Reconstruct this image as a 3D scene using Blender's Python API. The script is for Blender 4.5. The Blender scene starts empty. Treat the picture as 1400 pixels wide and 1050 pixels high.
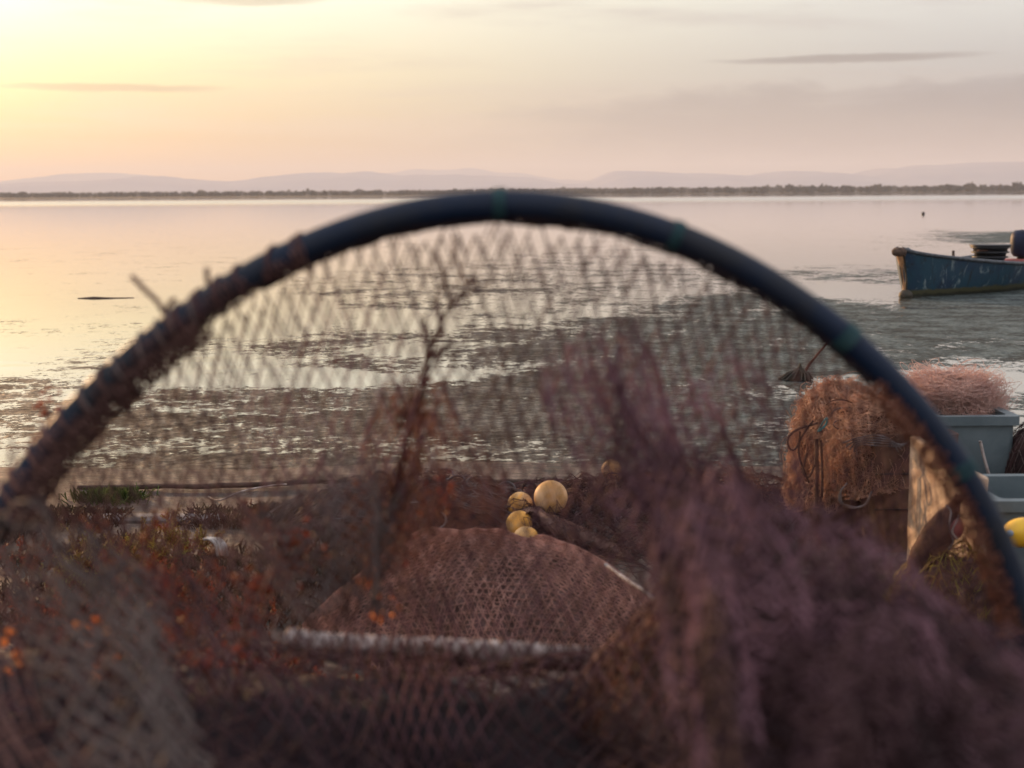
import bpy, math
import numpy as np
from mathutils import Vector

# ------------------------------------------------------------------ camera
SC = bpy.context.scene
COL = SC.collection
PITCH, ROLL, CH = math.radians(7.6), math.radians(-0.37), 1.3
FPX = 1944.0


def Rx(a):
    return np.array([[1, 0, 0], [0, math.cos(a), -math.sin(a)], [0, math.sin(a), math.cos(a)]])


def Rz(a):
    return np.array([[math.cos(a), -math.sin(a), 0], [math.sin(a), math.cos(a), 0], [0, 0, 1]])


RM = Rx(math.pi / 2 - PITCH) @ Rz(ROLL)
CP = np.array([0, 0, CH])


def at(px, py, Y):
    """measured direction in the photograph, taken at the distance Y -> world point"""
    d = RM @ np.array([(px - 700) / FPX, -(py - 525) / FPX, -1.0])
    return CP + d * (Y / d[1])


def ground(px, py, z=0.0):
    d = RM @ np.array([(px - 700) / FPX, -(py - 525) / FPX, -1.0])
    return CP + d * ((z - CH) / d[2])


cam_d = bpy.data.cameras.new('camera')
cam_d.lens = 50
cam_d.sensor_width = 36
cam_d.clip_start = 0.05
cam_d.clip_end = 30000
cam_d.dof.use_dof = True
cam_d.dof.focus_distance = 6.5
cam_d.dof.aperture_fstop = 4.4
cam = bpy.data.objects.new('camera', cam_d)
COL.objects.link(cam)
cam.location = CP
from mathutils import Matrix
cam.rotation_euler = Matrix(RM.tolist()).to_euler()
SC.camera = cam

# ------------------------------------------------------------------ node helper


class NT:
    def __init__(s, tree):
        s.t = tree
        s.n = tree.nodes
        s.n.clear()

    def add(s, typ, ins=None, **kw):
        nd = s.n.new(typ)
        for k, v in kw.items():
            setattr(nd, k, v)
        for k, v in (ins or {}).items():
            s.set(nd.inputs[k], v)
        return nd

    def set(s, sock, v):
        if isinstance(v, bpy.types.NodeSocket):
            s.t.links.new(v, sock)
        elif isinstance(v, bpy.types.Node):
            s.t.links.new(v.outputs[0], sock)
        else:
            if isinstance(v, (tuple, list)) and len(v) == 3 and sock.type == 'RGBA':
                v = (*v, 1)
            sock.default_value = v

    def math(s, op, a, b=None, c=None, clamp=False):
        nd = s.add('ShaderNodeMath', operation=op, use_clamp=clamp)
        for i, v in enumerate((a, b, c)):
            if v is not None:
                s.set(nd.inputs[i], v)
        return nd.outputs[0]

    def vmath(s, op, a, b=None, out=0):
        nd = s.add('ShaderNodeVectorMath', operation=op)
        s.set(nd.inputs[0], a)
        if b is not None:
            s.set(nd.inputs[1], b)
        return nd.outputs[out]

    def mix(s, f, a, b, blend='MIX'):
        nd = s.add('ShaderNodeMix', data_type='RGBA', blend_type=blend)
        s.set(nd.inputs[0], f)
        s.set(nd.inputs[6], a)
        s.set(nd.inputs[7], b)
        return nd.outputs[2]

    def ramp(s, v, a, b, c=0.0, d=1.0, smooth=True):
        nd = s.add('ShaderNodeMapRange', interpolation_type='SMOOTHSTEP' if smooth else 'LINEAR')
        for i, x in enumerate((v, a, b, c, d)):
            s.set(nd.inputs[i], x)
        return nd.outputs[0]

    def noise(s, vec, scale, detail=4, rough=0.55, dist=0.0, out=0):
        nd = s.add('ShaderNodeTexNoise', {'Scale': scale, 'Detail': detail, 'Roughness': rough, 'Distortion': dist})
        if vec is not None:
            s.set(nd.inputs['Vector'], vec)
        return nd.outputs[out]


# ------------------------------------------------------------------ sky, sun, exposure
SUN_EL, SUN_AZ = math.radians(8.0), math.radians(33.0)      # azimuth measured to the left of +Y
sund = Vector((-math.sin(SUN_AZ) * math.cos(SUN_EL), math.cos(SUN_AZ) * math.cos(SUN_EL), math.sin(SUN_EL)))

world = bpy.data.worlds.new('World')
SC.world = world
world.use_nodes = True
w = NT(world.node_tree)
tc = w.add('ShaderNodeTexCoord')
D = tc.outputs['Generated']
sep = w.add('ShaderNodeSeparateXYZ', {0: D})
el = w.math('MULTIPLY', w.math('ARCSINE', sep.outputs[2]), 57.2958)           # elevation in degrees
sdot = w.vmath('DOT_PRODUCT', D, tuple(sund), out=1)
hd = w.vmath('NORMALIZE', w.add('ShaderNodeCombineXYZ', {0: sep.outputs[0], 1: sep.outputs[1], 2: 0.0}).outputs[0])
hs = Vector((sund.x, sund.y, 0)).normalized()
hdot = w.vmath('DOT_PRODUCT', hd, tuple(hs), out=1)
azd = w.math('MULTIPLY', w.math('ARCCOSINE', w.math('MINIMUM', hdot, 0.99999)), 57.2958)   # azimuth from sun, degrees
ew = w.ramp(el, 0.0, 11.0, smooth=False)


def grad(stops):
    nd = w.add('ShaderNodeValToRGB')
    w.set(nd.inputs[0], ew)
    e = nd.color_ramp.elements
    while len(e) < len(stops):
        e.new(0.5)
    for k, (p, c) in enumerate(stops):
        e[k].position = p
        e[k].color = (*c, 1)
    return nd.outputs[0]


warm = grad([(0, (.80, .30, .04)), (.2, (.74, .42, .13)), (.45, (1.08, .93, .48)), (.7, (1.25, 1.25, 1.02)), (1, (1.25, 1.12, .76))])
mid = grad([(0, (.42, .33, .26)), (.2, (.48, .41, .34)), (.48, (.80, .72, .56)), (.72, (1.04, 1.0, .78)), (1, (1.05, .93, .63))])
cool = grad([(0, (.36, .34, .37)), (.25, (.38, .37, .40)), (.45, (.50, .49, .50)), (.7, (.84, .83, .78)), (1, (.84, .83, .74))])
back = grad([(0, (.88, .80, .86)), (.5, (.94, .90, .98)), (1, (.97, .97, 1.0))])
c1 = w.mix(w.ramp(azd, 9.0, 42.0), warm, mid)
c2 = w.mix(w.ramp(azd, 26.0, 52.0), c1, cool)
c3 = w.mix(w.ramp(azd, 62.0, 110.0), c2, back)
# zenith
c4 = w.mix(w.ramp(el, 14.0, 45.0), c3, (1.1, 1.1, 1.25))
# thin stratus, laid out on a flat layer high above (stretched sideways)
den = w.math('ADD', w.math('MAXIMUM', sep.outputs[2], 0.0), 0.035)
cu = w.math('DIVIDE', sep.outputs[0], den)
cv = w.math('DIVIDE', sep.outputs[1], den)
cvec = w.add('ShaderNodeCombineXYZ', {0: w.math('MULTIPLY', cu, 0.42), 1: w.math('MULTIPLY', cv, 0.5), 2: 0.0}).outputs[0]
n1 = w.noise(cvec, 0.55, 6, 0.6, 0.6)
vec2 = w.add('ShaderNodeCombineXYZ', {0: w.math('MULTIPLY', sep.outputs[0], 1.0), 1: 7.3, 2: w.math('MULTIPLY', sep.outputs[2], 9.0)}).outputs[0]
n2 = w.noise(vec2, 2.6, 6, 0.62, 0.4)
cl = w.ramp(w.math('ADD', w.math('MULTIPLY', n1, .45), w.math('MULTIPLY', n2, .55)), 0.46, 0.64)
cl = w.math('MULTIPLY', cl, w.ramp(el, 1.0, 3.5))
c5 = w.mix(w.math('MULTIPLY', cl, 0.75), c4, w.mix(w.ramp(azd, 8, 45), (.80, .62, .44), (.50, .42, .42)))
# the two mauve banks at the right and the thin dark bars
def bank(c, x0, y0, sx, sy, col, k, seed):
    p = RM @ np.array([(x0 - 700) / FPX, -(y0 - 525) / FPX, -1.0]); p /= np.linalg.norm(p)
    ax = math.degrees(math.atan2(p[0], p[1])); ez = math.degrees(math.asin(p[2]))
    az = w.math('MULTIPLY', w.math('ARCTAN2', sep.outputs[0], sep.outputs[1]), 57.2958)
    a = w.math('DIVIDE', w.math('SUBTRACT', az, ax), sx)
    nn = w.noise(w.add('ShaderNodeCombineXYZ', {0: w.math('MULTIPLY', az, .25), 1: seed, 2: w.math('MULTIPLY', el, 1.2)}).outputs[0], 1.0, 7, .65, .3)
    b = w.math('DIVIDE', w.math('ADD', w.math('SUBTRACT', el, ez), w.math('MULTIPLY', w.math('SUBTRACT', nn, .5), sy * 2.2)), sy)
    r = w.math('ADD', w.math('MULTIPLY', a, a), w.math('MULTIPLY', b, b))
    return w.mix(w.math('MULTIPLY', w.ramp(r, 1.5, 0.1), k), c, col)
c5 = bank(c5, 1180, 170, 15, 1.5, (.26, .235, .27), .85, 1.0)
c5 = bank(c5, 1380, 135, 6, .8, (.22, .21, .26), .8, 4.0)
c5 = bank(c5, 150, 120, 4.2, .17, (.40, .30, .20), .8, 2.0)
c5 = bank(c5, 1160, 80, 5.0, .16, (.25, .22, .24), .95, 3.0)
c5 = bank(c5, 560, 175, 8, .5, (.72, .56, .45), .3, 5.0)
c5 = bank(c5, 340, 0, 3, .2, (.6, .52, .38), .8, 6.0)
# glow of the low sun behind thin haze
gl = w.math('POWER', w.math('MAXIMUM', sdot, 0.0), 110.0)
gl2 = w.math('POWER', w.math('MAXIMUM', sdot, 0.0), 25.0)
hk = w.ramp(el, 1.0, 6.0)
c6 = w.add('ShaderNodeVectorMath', {0: c5, 1: w.vmath('SCALE', (1.0, .80, .42))}, operation='ADD')
sc1 = w.add('ShaderNodeVectorMath', operation='SCALE'); w.set(sc1.inputs[0], (1.0, .95, .74)); w.set(sc1.inputs['Scale'], w.math('MULTIPLY', w.math('MULTIPLY', gl, 2.0), hk))
sc2 = w.add('ShaderNodeVectorMath', operation='SCALE'); w.set(sc2.inputs[0], (.12, .10, .05)); w.set(sc2.inputs['Scale'], w.math('MULTIPLY', gl2, hk))
c6 = w.vmath('ADD', w.vmath('ADD', c5, sc1.outputs[0]), sc2.outputs[0])
bg = w.add('ShaderNodeBackground', {'Color': c6, 'Strength': 0.69})
sky = w.add('ShaderNodeTexSky', sky_type='NISHITA', sun_disc=False, sun_elevation=SUN_EL, sun_rotation=-SUN_AZ)
bg2 = w.add('ShaderNodeBackground', {'Color': sky, 'Strength': 0.02})
ad = w.add('ShaderNodeAddShader', {0: bg, 1: bg2})
w.add('ShaderNodeOutputWorld', {0: ad})

sl = bpy.data.lights.new('sun', 'SUN')
sl.energy = 4.4
sl.angle = math.radians(0.6)
sl.color = (1.0, .56, .26)
so = bpy.data.objects.new('sun', sl)
COL.objects.link(so)
so.rotation_euler = sund.to_track_quat('Z', 'Y').to_euler()
SC.view_settings.view_transform = 'Standard'
SC.view_settings.look = 'None'
SC.view_settings.exposure = 0.36
SC.view_settings.gamma = 1.0
SC.cycles.use_denoising = True
SC.cycles.max_bounces = 6
SC.cycles.transparent_max_bounces = 8
SC.cycles.volume_bounces = 0
SC.cycles.caustics_reflective = False
SC.cycles.sample_clamp_indirect = 6.0

# ------------------------------------------------------------------ geometry helpers
rng = np.random.default_rng(7)


def vnoise(P, seed=0):
    P = np.asarray(P, float)
    i = np.floor(P).astype(np.int64)
    f = P - i
    f = f * f * (3 - 2 * f)
    out = 0
    for dx in (0, 1):
        for dy in (0, 1):
            for dz in (0, 1):
                h = (i[..., 0] + dx) * 374761393 + (i[..., 1] + dy) * 668265263 + (i[..., 2] + dz) * 2147483647 + seed * 974634777
                h = (h ^ (h >> 13)) * 1274126177
                h = ((h ^ (h >> 16)) & 0xffff) / 65535.0
                out = out + h * (f[..., 0] if dx else 1 - f[..., 0]) * (f[..., 1] if dy else 1 - f[..., 1]) * (f[..., 2] if dz else 1 - f[..., 2])
    return out * 2 - 1


def fbm(P, seed=0, oct=3):
    P = np.asarray(P, float)
    a, s, o = 1.0, 0, 0
    for k in range(oct):
        s = s + a * vnoise(P * 2 ** k + 17.3 * k, seed + k)
        o += a
        a *= .5
    return s / o


def n1d(x, seed=0, oct=2):
    x = np.asarray(x, float)
    return fbm(np.stack([x, x * 0 + .37, x * 0 + .71], -1), seed, oct)


def raw_mesh(name, V, Fc, smooth=True):
    """V (n,3); Fc (m,k) with k = 3 or 4"""
    V = np.asarray(V, np.float32)
    Fc = np.asarray(Fc, np.int32)
    me = bpy.data.meshes.new(name)
    m, k = Fc.shape
    me.vertices.add(len(V))
    me.vertices.foreach_set('co', V.ravel())
    me.loops.add(m * k)
    me.loops.foreach_set('vertex_index', Fc.ravel())
    me.polygons.add(m)
    me.polygons.foreach_set('loop_start', np.arange(0, m * k, k, dtype=np.int32))
    me.polygons.foreach_set('loop_total', np.full(m, k, dtype=np.int32))
    if smooth:
        me.polygons.foreach_set('use_smooth', np.ones(m, bool))
    me.update(calc_edges=True)
    me.validate()
    return me


class MB:
    """collects pieces (quads; triangles are written as quads split elsewhere) into one mesh object"""

    def __init__(s):
        s.q = []; s.t = []; s.V = []; s.n = 0

    def add(s, V, F):
        V = np.asarray(V, float).reshape(-1, 3)
        F = np.asarray(F, int)
        if len(F):
            (s.q if F.shape[1] == 4 else s.t).append(F + s.n)
        s.V.append(V)
        s.n += len(V)
        return s

    def segs(s, A, B, r, sides=3):
        A = np.asarray(A, float); B = np.asarray(B, float)
        d = B - A
        L = np.linalg.norm(d, axis=1)
        ok = L > 1e-6
        A, B, d, L = A[ok], B[ok], d[ok], L[ok]
        r = np.broadcast_to(r, ok.shape)[ok]
        d = d / L[:, None]
        ref = np.where(np.abs(d[:, 2:3]) < .9, [[0, 0, 1.]], [[1., 0, 0]])
        a = np.cross(d, ref); a /= np.linalg.norm(a, axis=1)[:, None]
        b = np.cross(d, a)
        th = np.arange(sides) * 2 * math.pi / sides
        off = (a[:, None] * np.cos(th)[None, :, None] + b[:, None] * np.sin(th)[None, :, None]) * r[:, None, None]
        V = np.concatenate([A[:, None] + off, B[:, None] + off], 1)     # n, 2s, 3
        n = len(A)
        base = np.arange(n)[:, None] * 2 * sides
        i = np.arange(sides); j = (i + 1) % sides
        F = np.stack([base + i, base + j, base + j + sides, base + i + sides], -1).reshape(-1, 4)
        return s.add(V, F)

    def tube(s, P, r, sides=8, closed=False, cap=True):
        P = np.asarray(P, float)
        n = len(P)
        r = np.broadcast_to(r, (n,))
        if closed:
            T = np.roll(P, -1, 0) - np.roll(P, 1, 0)
        else:
            T = np.gradient(P, axis=0)
        T /= np.linalg.norm(T, axis=1)[:, None] + 1e-12
        a = np.cross(T[0], [0, 0, 1.] if abs(T[0][2]) < .9 else [1., 0, 0]); a /= np.linalg.norm(a)
        th = np.arange(sides) * 2 * math.pi / sides
        V = []
        for k in range(n):
            a = a - T[k] * a.dot(T[k]); a /= np.linalg.norm(a)
            b = np.cross(T[k], a)
            V.append(P[k] + r[k] * (np.cos(th)[:, None] * a + np.sin(th)[:, None] * b))
        V = np.array(V).reshape(-1, 3)
        i = np.arange(sides); j = (i + 1) % sides
        m = n if closed else n - 1
        k0 = np.arange(m)[:, None] * sides
        k1 = ((np.arange(m) + 1) % n)[:, None] * sides
        F = np.stack([k0 + i, k0 + j, k1 + j, k1 + i], -1).reshape(-1, 4)
        st = s.n
        s.add(V, F)
        if cap and not closed:
            for e, c in ((0, P[0]), (n - 1, P[-1])):
                s.add([c], np.zeros((0, 3), int))
                ci = s.n - 1 - st
                s.t.append(np.stack([i + e * sides, j + e * sides, np.full(sides, ci)], -1) + st)
        return s

    def grid(s, G, flip=False, closed_u=False):
        G = np.asarray(G, float)
        nu, nv = G.shape[:2]
        i = np.arange(nu if closed_u else nu - 1)[:, None]; j = np.arange(nv - 1)[None]
        i1 = (i + 1) % nu
        q = [i * nv + j, i1 * nv + j, i1 * nv + j + 1, i * nv + j + 1]
        if flip:
            q = q[::-1]
        return s.add(G.reshape(-1, 3), np.stack(np.broadcast_arrays(*q), -1).reshape(-1, 4))

    def box(s, c, size, rz=0.0, taper=1.0, bev=0.0):
        """box with rounded vertical edges: c is the centre of its bottom"""
        sx, sy, sz = size
        k = 4 if bev else 1
        pts = []
        for q, (ux, uy) in enumerate(((1, 1), (-1, 1), (-1, -1), (1, -1))):
            for t in range(k):
                a = math.pi / 2 * (q + (t / (k - 1) if k > 1 else .5))
                pts.append((ux * (sx / 2 - bev) + bev * math.cos(a), uy * (sy / 2 - bev) + bev * math.sin(a)))
        pts = np.array(pts)
        R = np.array([[math.cos(rz), -math.sin(rz)], [math.sin(rz), math.cos(rz)]])
        lv = [(0, taper, -bev), (bev, taper, 0), (sz - bev, 1, 0), (sz, 1, -bev)] if bev else [(0, taper, 0), (sz, 1, 0)]
        V = []
        for z, t, ins in lv:
            p = pts * t * (1 + np.array([ins / (sx / 2), ins / (sy / 2)]))
            V.append(np.c_[p @ R.T + np.array(c)[:2], np.full(len(p), c[2] + z)])
        V = np.array(V); m = len(pts)
        st = s.n
        Vc = V.reshape(-1, 3)
        i = np.arange(m); j = (i + 1) % m
        F = np.concatenate([np.stack([a * m + i, a * m + j, (a + 1) * m + j, (a + 1) * m + i], -1) for a in range(len(V) - 1)])
        s.add(Vc, F)
        for a, sgn in ((0, 1), (len(V) - 1, 0)):
            s.add([V[a].mean(0)], np.zeros((0, 3), int))
            t = np.stack([i + a * m, j + a * m, np.full(m, s.n - 1 - st)], -1)
            if sgn:
                t = t[:, ::-1]
            s.t.append(t + st)
        return s

    def lathe(s, prof, c, sides=24, axis=None):
        """prof: list of (r, z); optional axis vector"""
        pr = np.array(prof, float)
        th = np.arange(sides) * 2 * math.pi / sides
        ax = np.array(axis if axis is not None else (0, 0, 1.), float); ax /= np.linalg.norm(ax)
        a = np.cross(ax, [0, 1., 0] if abs(ax[1]) < .9 else [1., 0, 0]); a /= np.linalg.norm(a)
        b = np.cross(ax, a)
        G = pr[None, :, 0:1] * (np.cos(th)[:, None, None] * a + np.sin(th)[:, None, None] * b) + pr[None, :, 1:2] * ax + np.array(c)
        return s.grid(G, flip=True, closed_u=True)

    def build(s, name, mat, parent=None, smooth=True):
        V = np.concatenate(s.V)
        me = bpy.data.meshes.new(name)
        q = np.concatenate(s.q) if s.q else np.zeros((0, 4), int)
        t = np.concatenate(s.t) if s.t else np.zeros((0, 3), int)
        me.vertices.add(len(V)); me.vertices.foreach_set('co', V.astype(np.float32).ravel())
        me.loops.add(q.size + t.size)
        me.loops.foreach_set('vertex_index', np.concatenate([q.ravel(), t.ravel()]).astype(np.int32))
        me.polygons.add(len(q) + len(t))
        me.polygons.foreach_set('loop_start', np.concatenate([np.arange(len(q)) * 4, q.size + np.arange(len(t)) * 3]).astype(np.int32))
        me.polygons.foreach_set('loop_total', np.concatenate([np.full(len(q), 4), np.full(len(t), 3)]).astype(np.int32))
        me.polygons.foreach_set('use_smooth', np.full(len(q) + len(t), bool(smooth)))
        me.update(calc_edges=True)
        me.materials.append(mat)
        o = bpy.data.objects.new(name, me)
        COL.objects.link(o)
        if parent is not None:
            o.parent = parent
            o.matrix_parent_inverse = Matrix.Translation(-parent.location) if parent.type == 'EMPTY' else Matrix()
        if smooth == 'angle':
            me.set_sharp_from_angle(angle=math.radians(40))
        return o


def tag(o, label=None, cat=None, group=None, kind=None):
    if label: o['label'] = label
    if cat: o['category'] = cat
    if group: o['group'] = group
    if kind: o['kind'] = kind
    return o


def thing(name, loc, label, cat, group=None):
    o = bpy.data.objects.new(name, None)
    o.empty_display_size = .1
    COL.objects.link(o)
    o.location = loc
    return tag(o, label, cat, group)


def net_on(mb, f, nu, nv, r, sides=3, drop=0.0, jit=0.0, seed=1):
    """diamond mesh netting: f(u, v) -> (n, 3) for u, v in 0..1; nodes on a nu x nv lattice"""
    I, J = np.meshgrid(np.arange(nu + 1), np.arange(nv + 1), indexing='ij')
    g = np.random.default_rng(seed)
    U = (I + g.normal(0, jit, I.shape)) / nu; Vv = (J + g.normal(0, jit, J.shape)) / nv
    P = f(U.ravel(), Vv.ravel()).reshape(nu + 1, nv + 1, 3)
    ev = (I + J) % 2 == 0
    A, B = [], []
    m = ev[:-1, :-1]; A.append(P[:-1, :-1][m]); B.append(P[1:, 1:][m])
    m = ev[1:, :-1]; A.append(P[1:, :-1][m]); B.append(P[:-1, 1:][m])
    A = np.concatenate(A); B = np.concatenate(B)
    if drop:
        k = g.random(len(A)) > drop
        A, B = A[k], B[k]
    mb.segs(A, B, r * g.uniform(.8, 1.25, len(A)), sides)
    return mb


def smoothstep(a, b, x):
    t = np.clip((x - a) / (b - a), 0, 1)
    return t * t * (3 - 2 * t)


def curve(pts, n):
    """Catmull-Rom through points"""
    P = np.asarray(pts, float)
    P = np.vstack([2 * P[0] - P[1], P, 2 * P[-1] - P[-2]])
    m = len(P) - 3
    t = np.linspace(0, m, n)
    i = np.minimum(t.astype(int), m - 1); f = (t - i)[:, None]
    a, b, c, d = P[i], P[i + 1], P[i + 2], P[i + 3]
    return .5 * (2 * b + (c - a) * f + (2 * a - 5 * b + 4 * c - d) * f ** 2 + (3 * b - a - 3 * c + d) * f ** 3)


# ------------------------------------------------------------------ materials
def mat(name, base, rough=.6, spec=.5, var=None, vscale=8, bump=0, bscale=40, trans=0, detail=5, metal=0, lo=.4, hi=.62):
    m = bpy.data.materials.new(name); m.use_nodes = True
    n = NT(m.node_tree)
    tc = n.add('ShaderNodeTexCoord').outputs['Object']
    col = base
    if var:
        col = n.mix(n.ramp(n.noise(tc, vscale, detail, .6, .3), lo, hi), base, var)
    b = n.add('ShaderNodeBsdfPrincipled', {'Base Color': col, 'Roughness': rough, 'Specular IOR Level': spec, 'Metallic': metal})
    if bump:
        bp = n.add('ShaderNodeBump', {'Strength': 1.0, 'Distance': bump, 'Height': n.noise(tc, bscale, 6, .65)})
        n.set(b.inputs['Normal'], bp)
    out = b
    if trans:
        tr = n.add('ShaderNodeBsdfTranslucent', {'Color': col})
        out = n.add('ShaderNodeMixShader', {0: trans, 1: b, 2: tr})
    n.add('ShaderNodeOutputMaterial', {0: out})
    return m


M = {}
M['pipe'] = mat('pipe plastic', (.0042, .014, .036), .55, .28, (.016, .020, .028), 9, .0006, 60)
M['teal_tie'] = mat('teal twine', (.015, .052, .058), .7, .3, (.03, .075, .08), 80, 0, 40, .1)
M['net_mound'] = mat('dusty brown twine', (.66, .38, .30), .75, .2, (.44, .24, .19), 9, 0, 40, .35)
M['net_brown'] = mat('brown twine', (.27, .145, .12), .75, .2, (.15, .08, .068), 9, 0, 40, .35)
M['net_beige'] = mat('beige twine', (.20, .155, .135), .75, .2, (.12, .09, .08), 7, 0, 40, .3)
M['net_black'] = mat('black twine and gap shade', (.035, .022, .026), .8, .2, (.02, .013, .015), 9)  # as pile filler, its black paints the shade in the net gaps
M['net_rust'] = mat('rust twine', (.42, .19, .12), .75, .2, (.27, .11, .075), 7, 0, 40, .4)
M['net_mauve'] = mat('mauve twine', (.33, .175, .205), .75, .2, (.11, .055, .065), 6, 0, 40, .35)
M['net_grey'] = mat('grey twine', (.25, .195, .18), .75, .2, (.15, .11, .10), 7, 0, 40, .35)
M['net_dark'] = mat('dark twine', (.13, .068, .068), .75, .2, (.06, .032, .034), 7, 0, 40, .3)
M['core'] = mat('dark net bundle', (.060, .032, .028), .85, .2, (.022, .013, .013), 14, .02, 30)  # solid filler under the strands, darker than the twine over it
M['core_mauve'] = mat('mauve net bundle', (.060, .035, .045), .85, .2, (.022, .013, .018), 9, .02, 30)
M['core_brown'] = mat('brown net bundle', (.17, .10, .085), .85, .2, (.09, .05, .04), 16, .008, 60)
M['pale_rope'] = mat('pale rope', (.52, .45, .41), .8, .2, (.34, .27, .24), 30, .001, 90, .1)
M['white_line'] = mat('white line', (.60, .58, .56), .6, .3, (.40, .38, .36), 30)
M['grey_rope'] = mat('grey rope', (.15, .13, .13), .8, .2, (.09, .075, .075), 20, .001, 90)
M['float'] = mat('float plastic', (.78, .38, .07), .6, .3, (.60, .36, .15), 18, .0004, 60, 0, 5, 0, .42, .6)
M['float_pale'] = mat('pale float plastic', (.68, .42, .22), .65, .25, (.66, .34, .10), 14, .0004, 60)
M['yellow'] = mat('yellow float plastic', (.85, .50, .02), .4, .5, (.75, .42, .03), 20)
M['eye'] = mat('grey plug', (.25, .30, .36), .5, .4)
M['tub_grey'] = mat('grey tub plastic', (.12, .155, .165), .5, .4, (.085, .115, .125), 5, .0006, 30)
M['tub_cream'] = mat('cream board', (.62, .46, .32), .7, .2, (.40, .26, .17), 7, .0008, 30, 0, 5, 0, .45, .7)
M['wood'] = mat('dark wood', (.16, .085, .055), .75, .2, (.08, .04, .03), 12, .002, 30)
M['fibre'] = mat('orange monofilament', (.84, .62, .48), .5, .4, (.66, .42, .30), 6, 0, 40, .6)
M['fibre_core'] = mat('gillnet mass', (.20, .10, .07), .85, .2, (.06, .03, .022), 9, .01, 50, .15)  # dark core: shade of the net's hollows is put into this colour
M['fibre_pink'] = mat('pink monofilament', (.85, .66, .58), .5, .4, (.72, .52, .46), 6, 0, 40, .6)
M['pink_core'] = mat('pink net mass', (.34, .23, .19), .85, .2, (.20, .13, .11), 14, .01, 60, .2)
M['teal_rope'] = mat('teal rope', (.06, .26, .27), .7, .3, (.10, .34, .34), 40, 0, 40, .1)
M['red'] = mat('faded red', (.34, .07, .06), .5, .3, (.22, .07, .06), 15)
M['sack'] = mat('brown mesh sack', (.10, .045, .03), .8, .2, (.055, .025, .02), 25, .004, 90)
M['black'] = mat('black rubber', (.012, .012, .014), .45, .5, (.02, .02, .022), 12)
M['navy'] = mat('navy cowling', (.007, .011, .028), .55, .3, (.014, .02, .05), 8)
M['weed'] = mat('wet weed', (.03, .03, .018), .6, .4, (.05, .035, .02), 20, .005, 60)
M['grass'] = mat('green grass', (.055, .11, .02), .7, .2, (.12, .16, .03), 20, 0, 40, .3)
M['stem'] = mat('red stem', (.22, .055, .03), .6, .3, (.16, .08, .03), 20, 0, 40, .2)
M['leaf_green'] = mat('yellow green segment', (.42, .36, .05), .5, .4, (.34, .17, .04), 22, 0, 40, .45)
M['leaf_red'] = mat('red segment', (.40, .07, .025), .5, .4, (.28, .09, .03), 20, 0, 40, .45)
M['leaf_orange'] = mat('orange leaf and sun glint', (.85, .30, .04), .4, .5, (.7, .25, .04), 20, 0, 40, .65)  # real orange leaves, and sun glints painted as leaves at lower left
M['cover'] = mat('saltwort litter', (.085, .030, .018), .7, .3, (.05, .042, .015), 7, 0, 40, .3)
M['twig'] = mat('dry twig', (.10, .035, .025), .8, .2, (.06, .02, .015), 20)
M['puddle_plank'] = mat('weathered plank', (.22, .21, .22), .8, .2, (.13, .11, .10), 12, .003, 50)
M['ash'] = mat('bleached wood', (.12, .08, .06), .8, .2, (.06, .04, .03), 20, .003, 50)
M['far_wood'] = mat('far foliage', (.040, .042, .026), .9, .1, (.06, .05, .03), .02)
M['far_soil'] = mat('far marsh', (.05, .042, .028), .9, .1, (.08, .06, .035), .01)
M['hill'] = mat('hazed hill scrub', (.30, .30, .33), .95, .0, (.36, .35, .36), .003)  # paled towards grey: part of the haze is put into the hill colour


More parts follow.
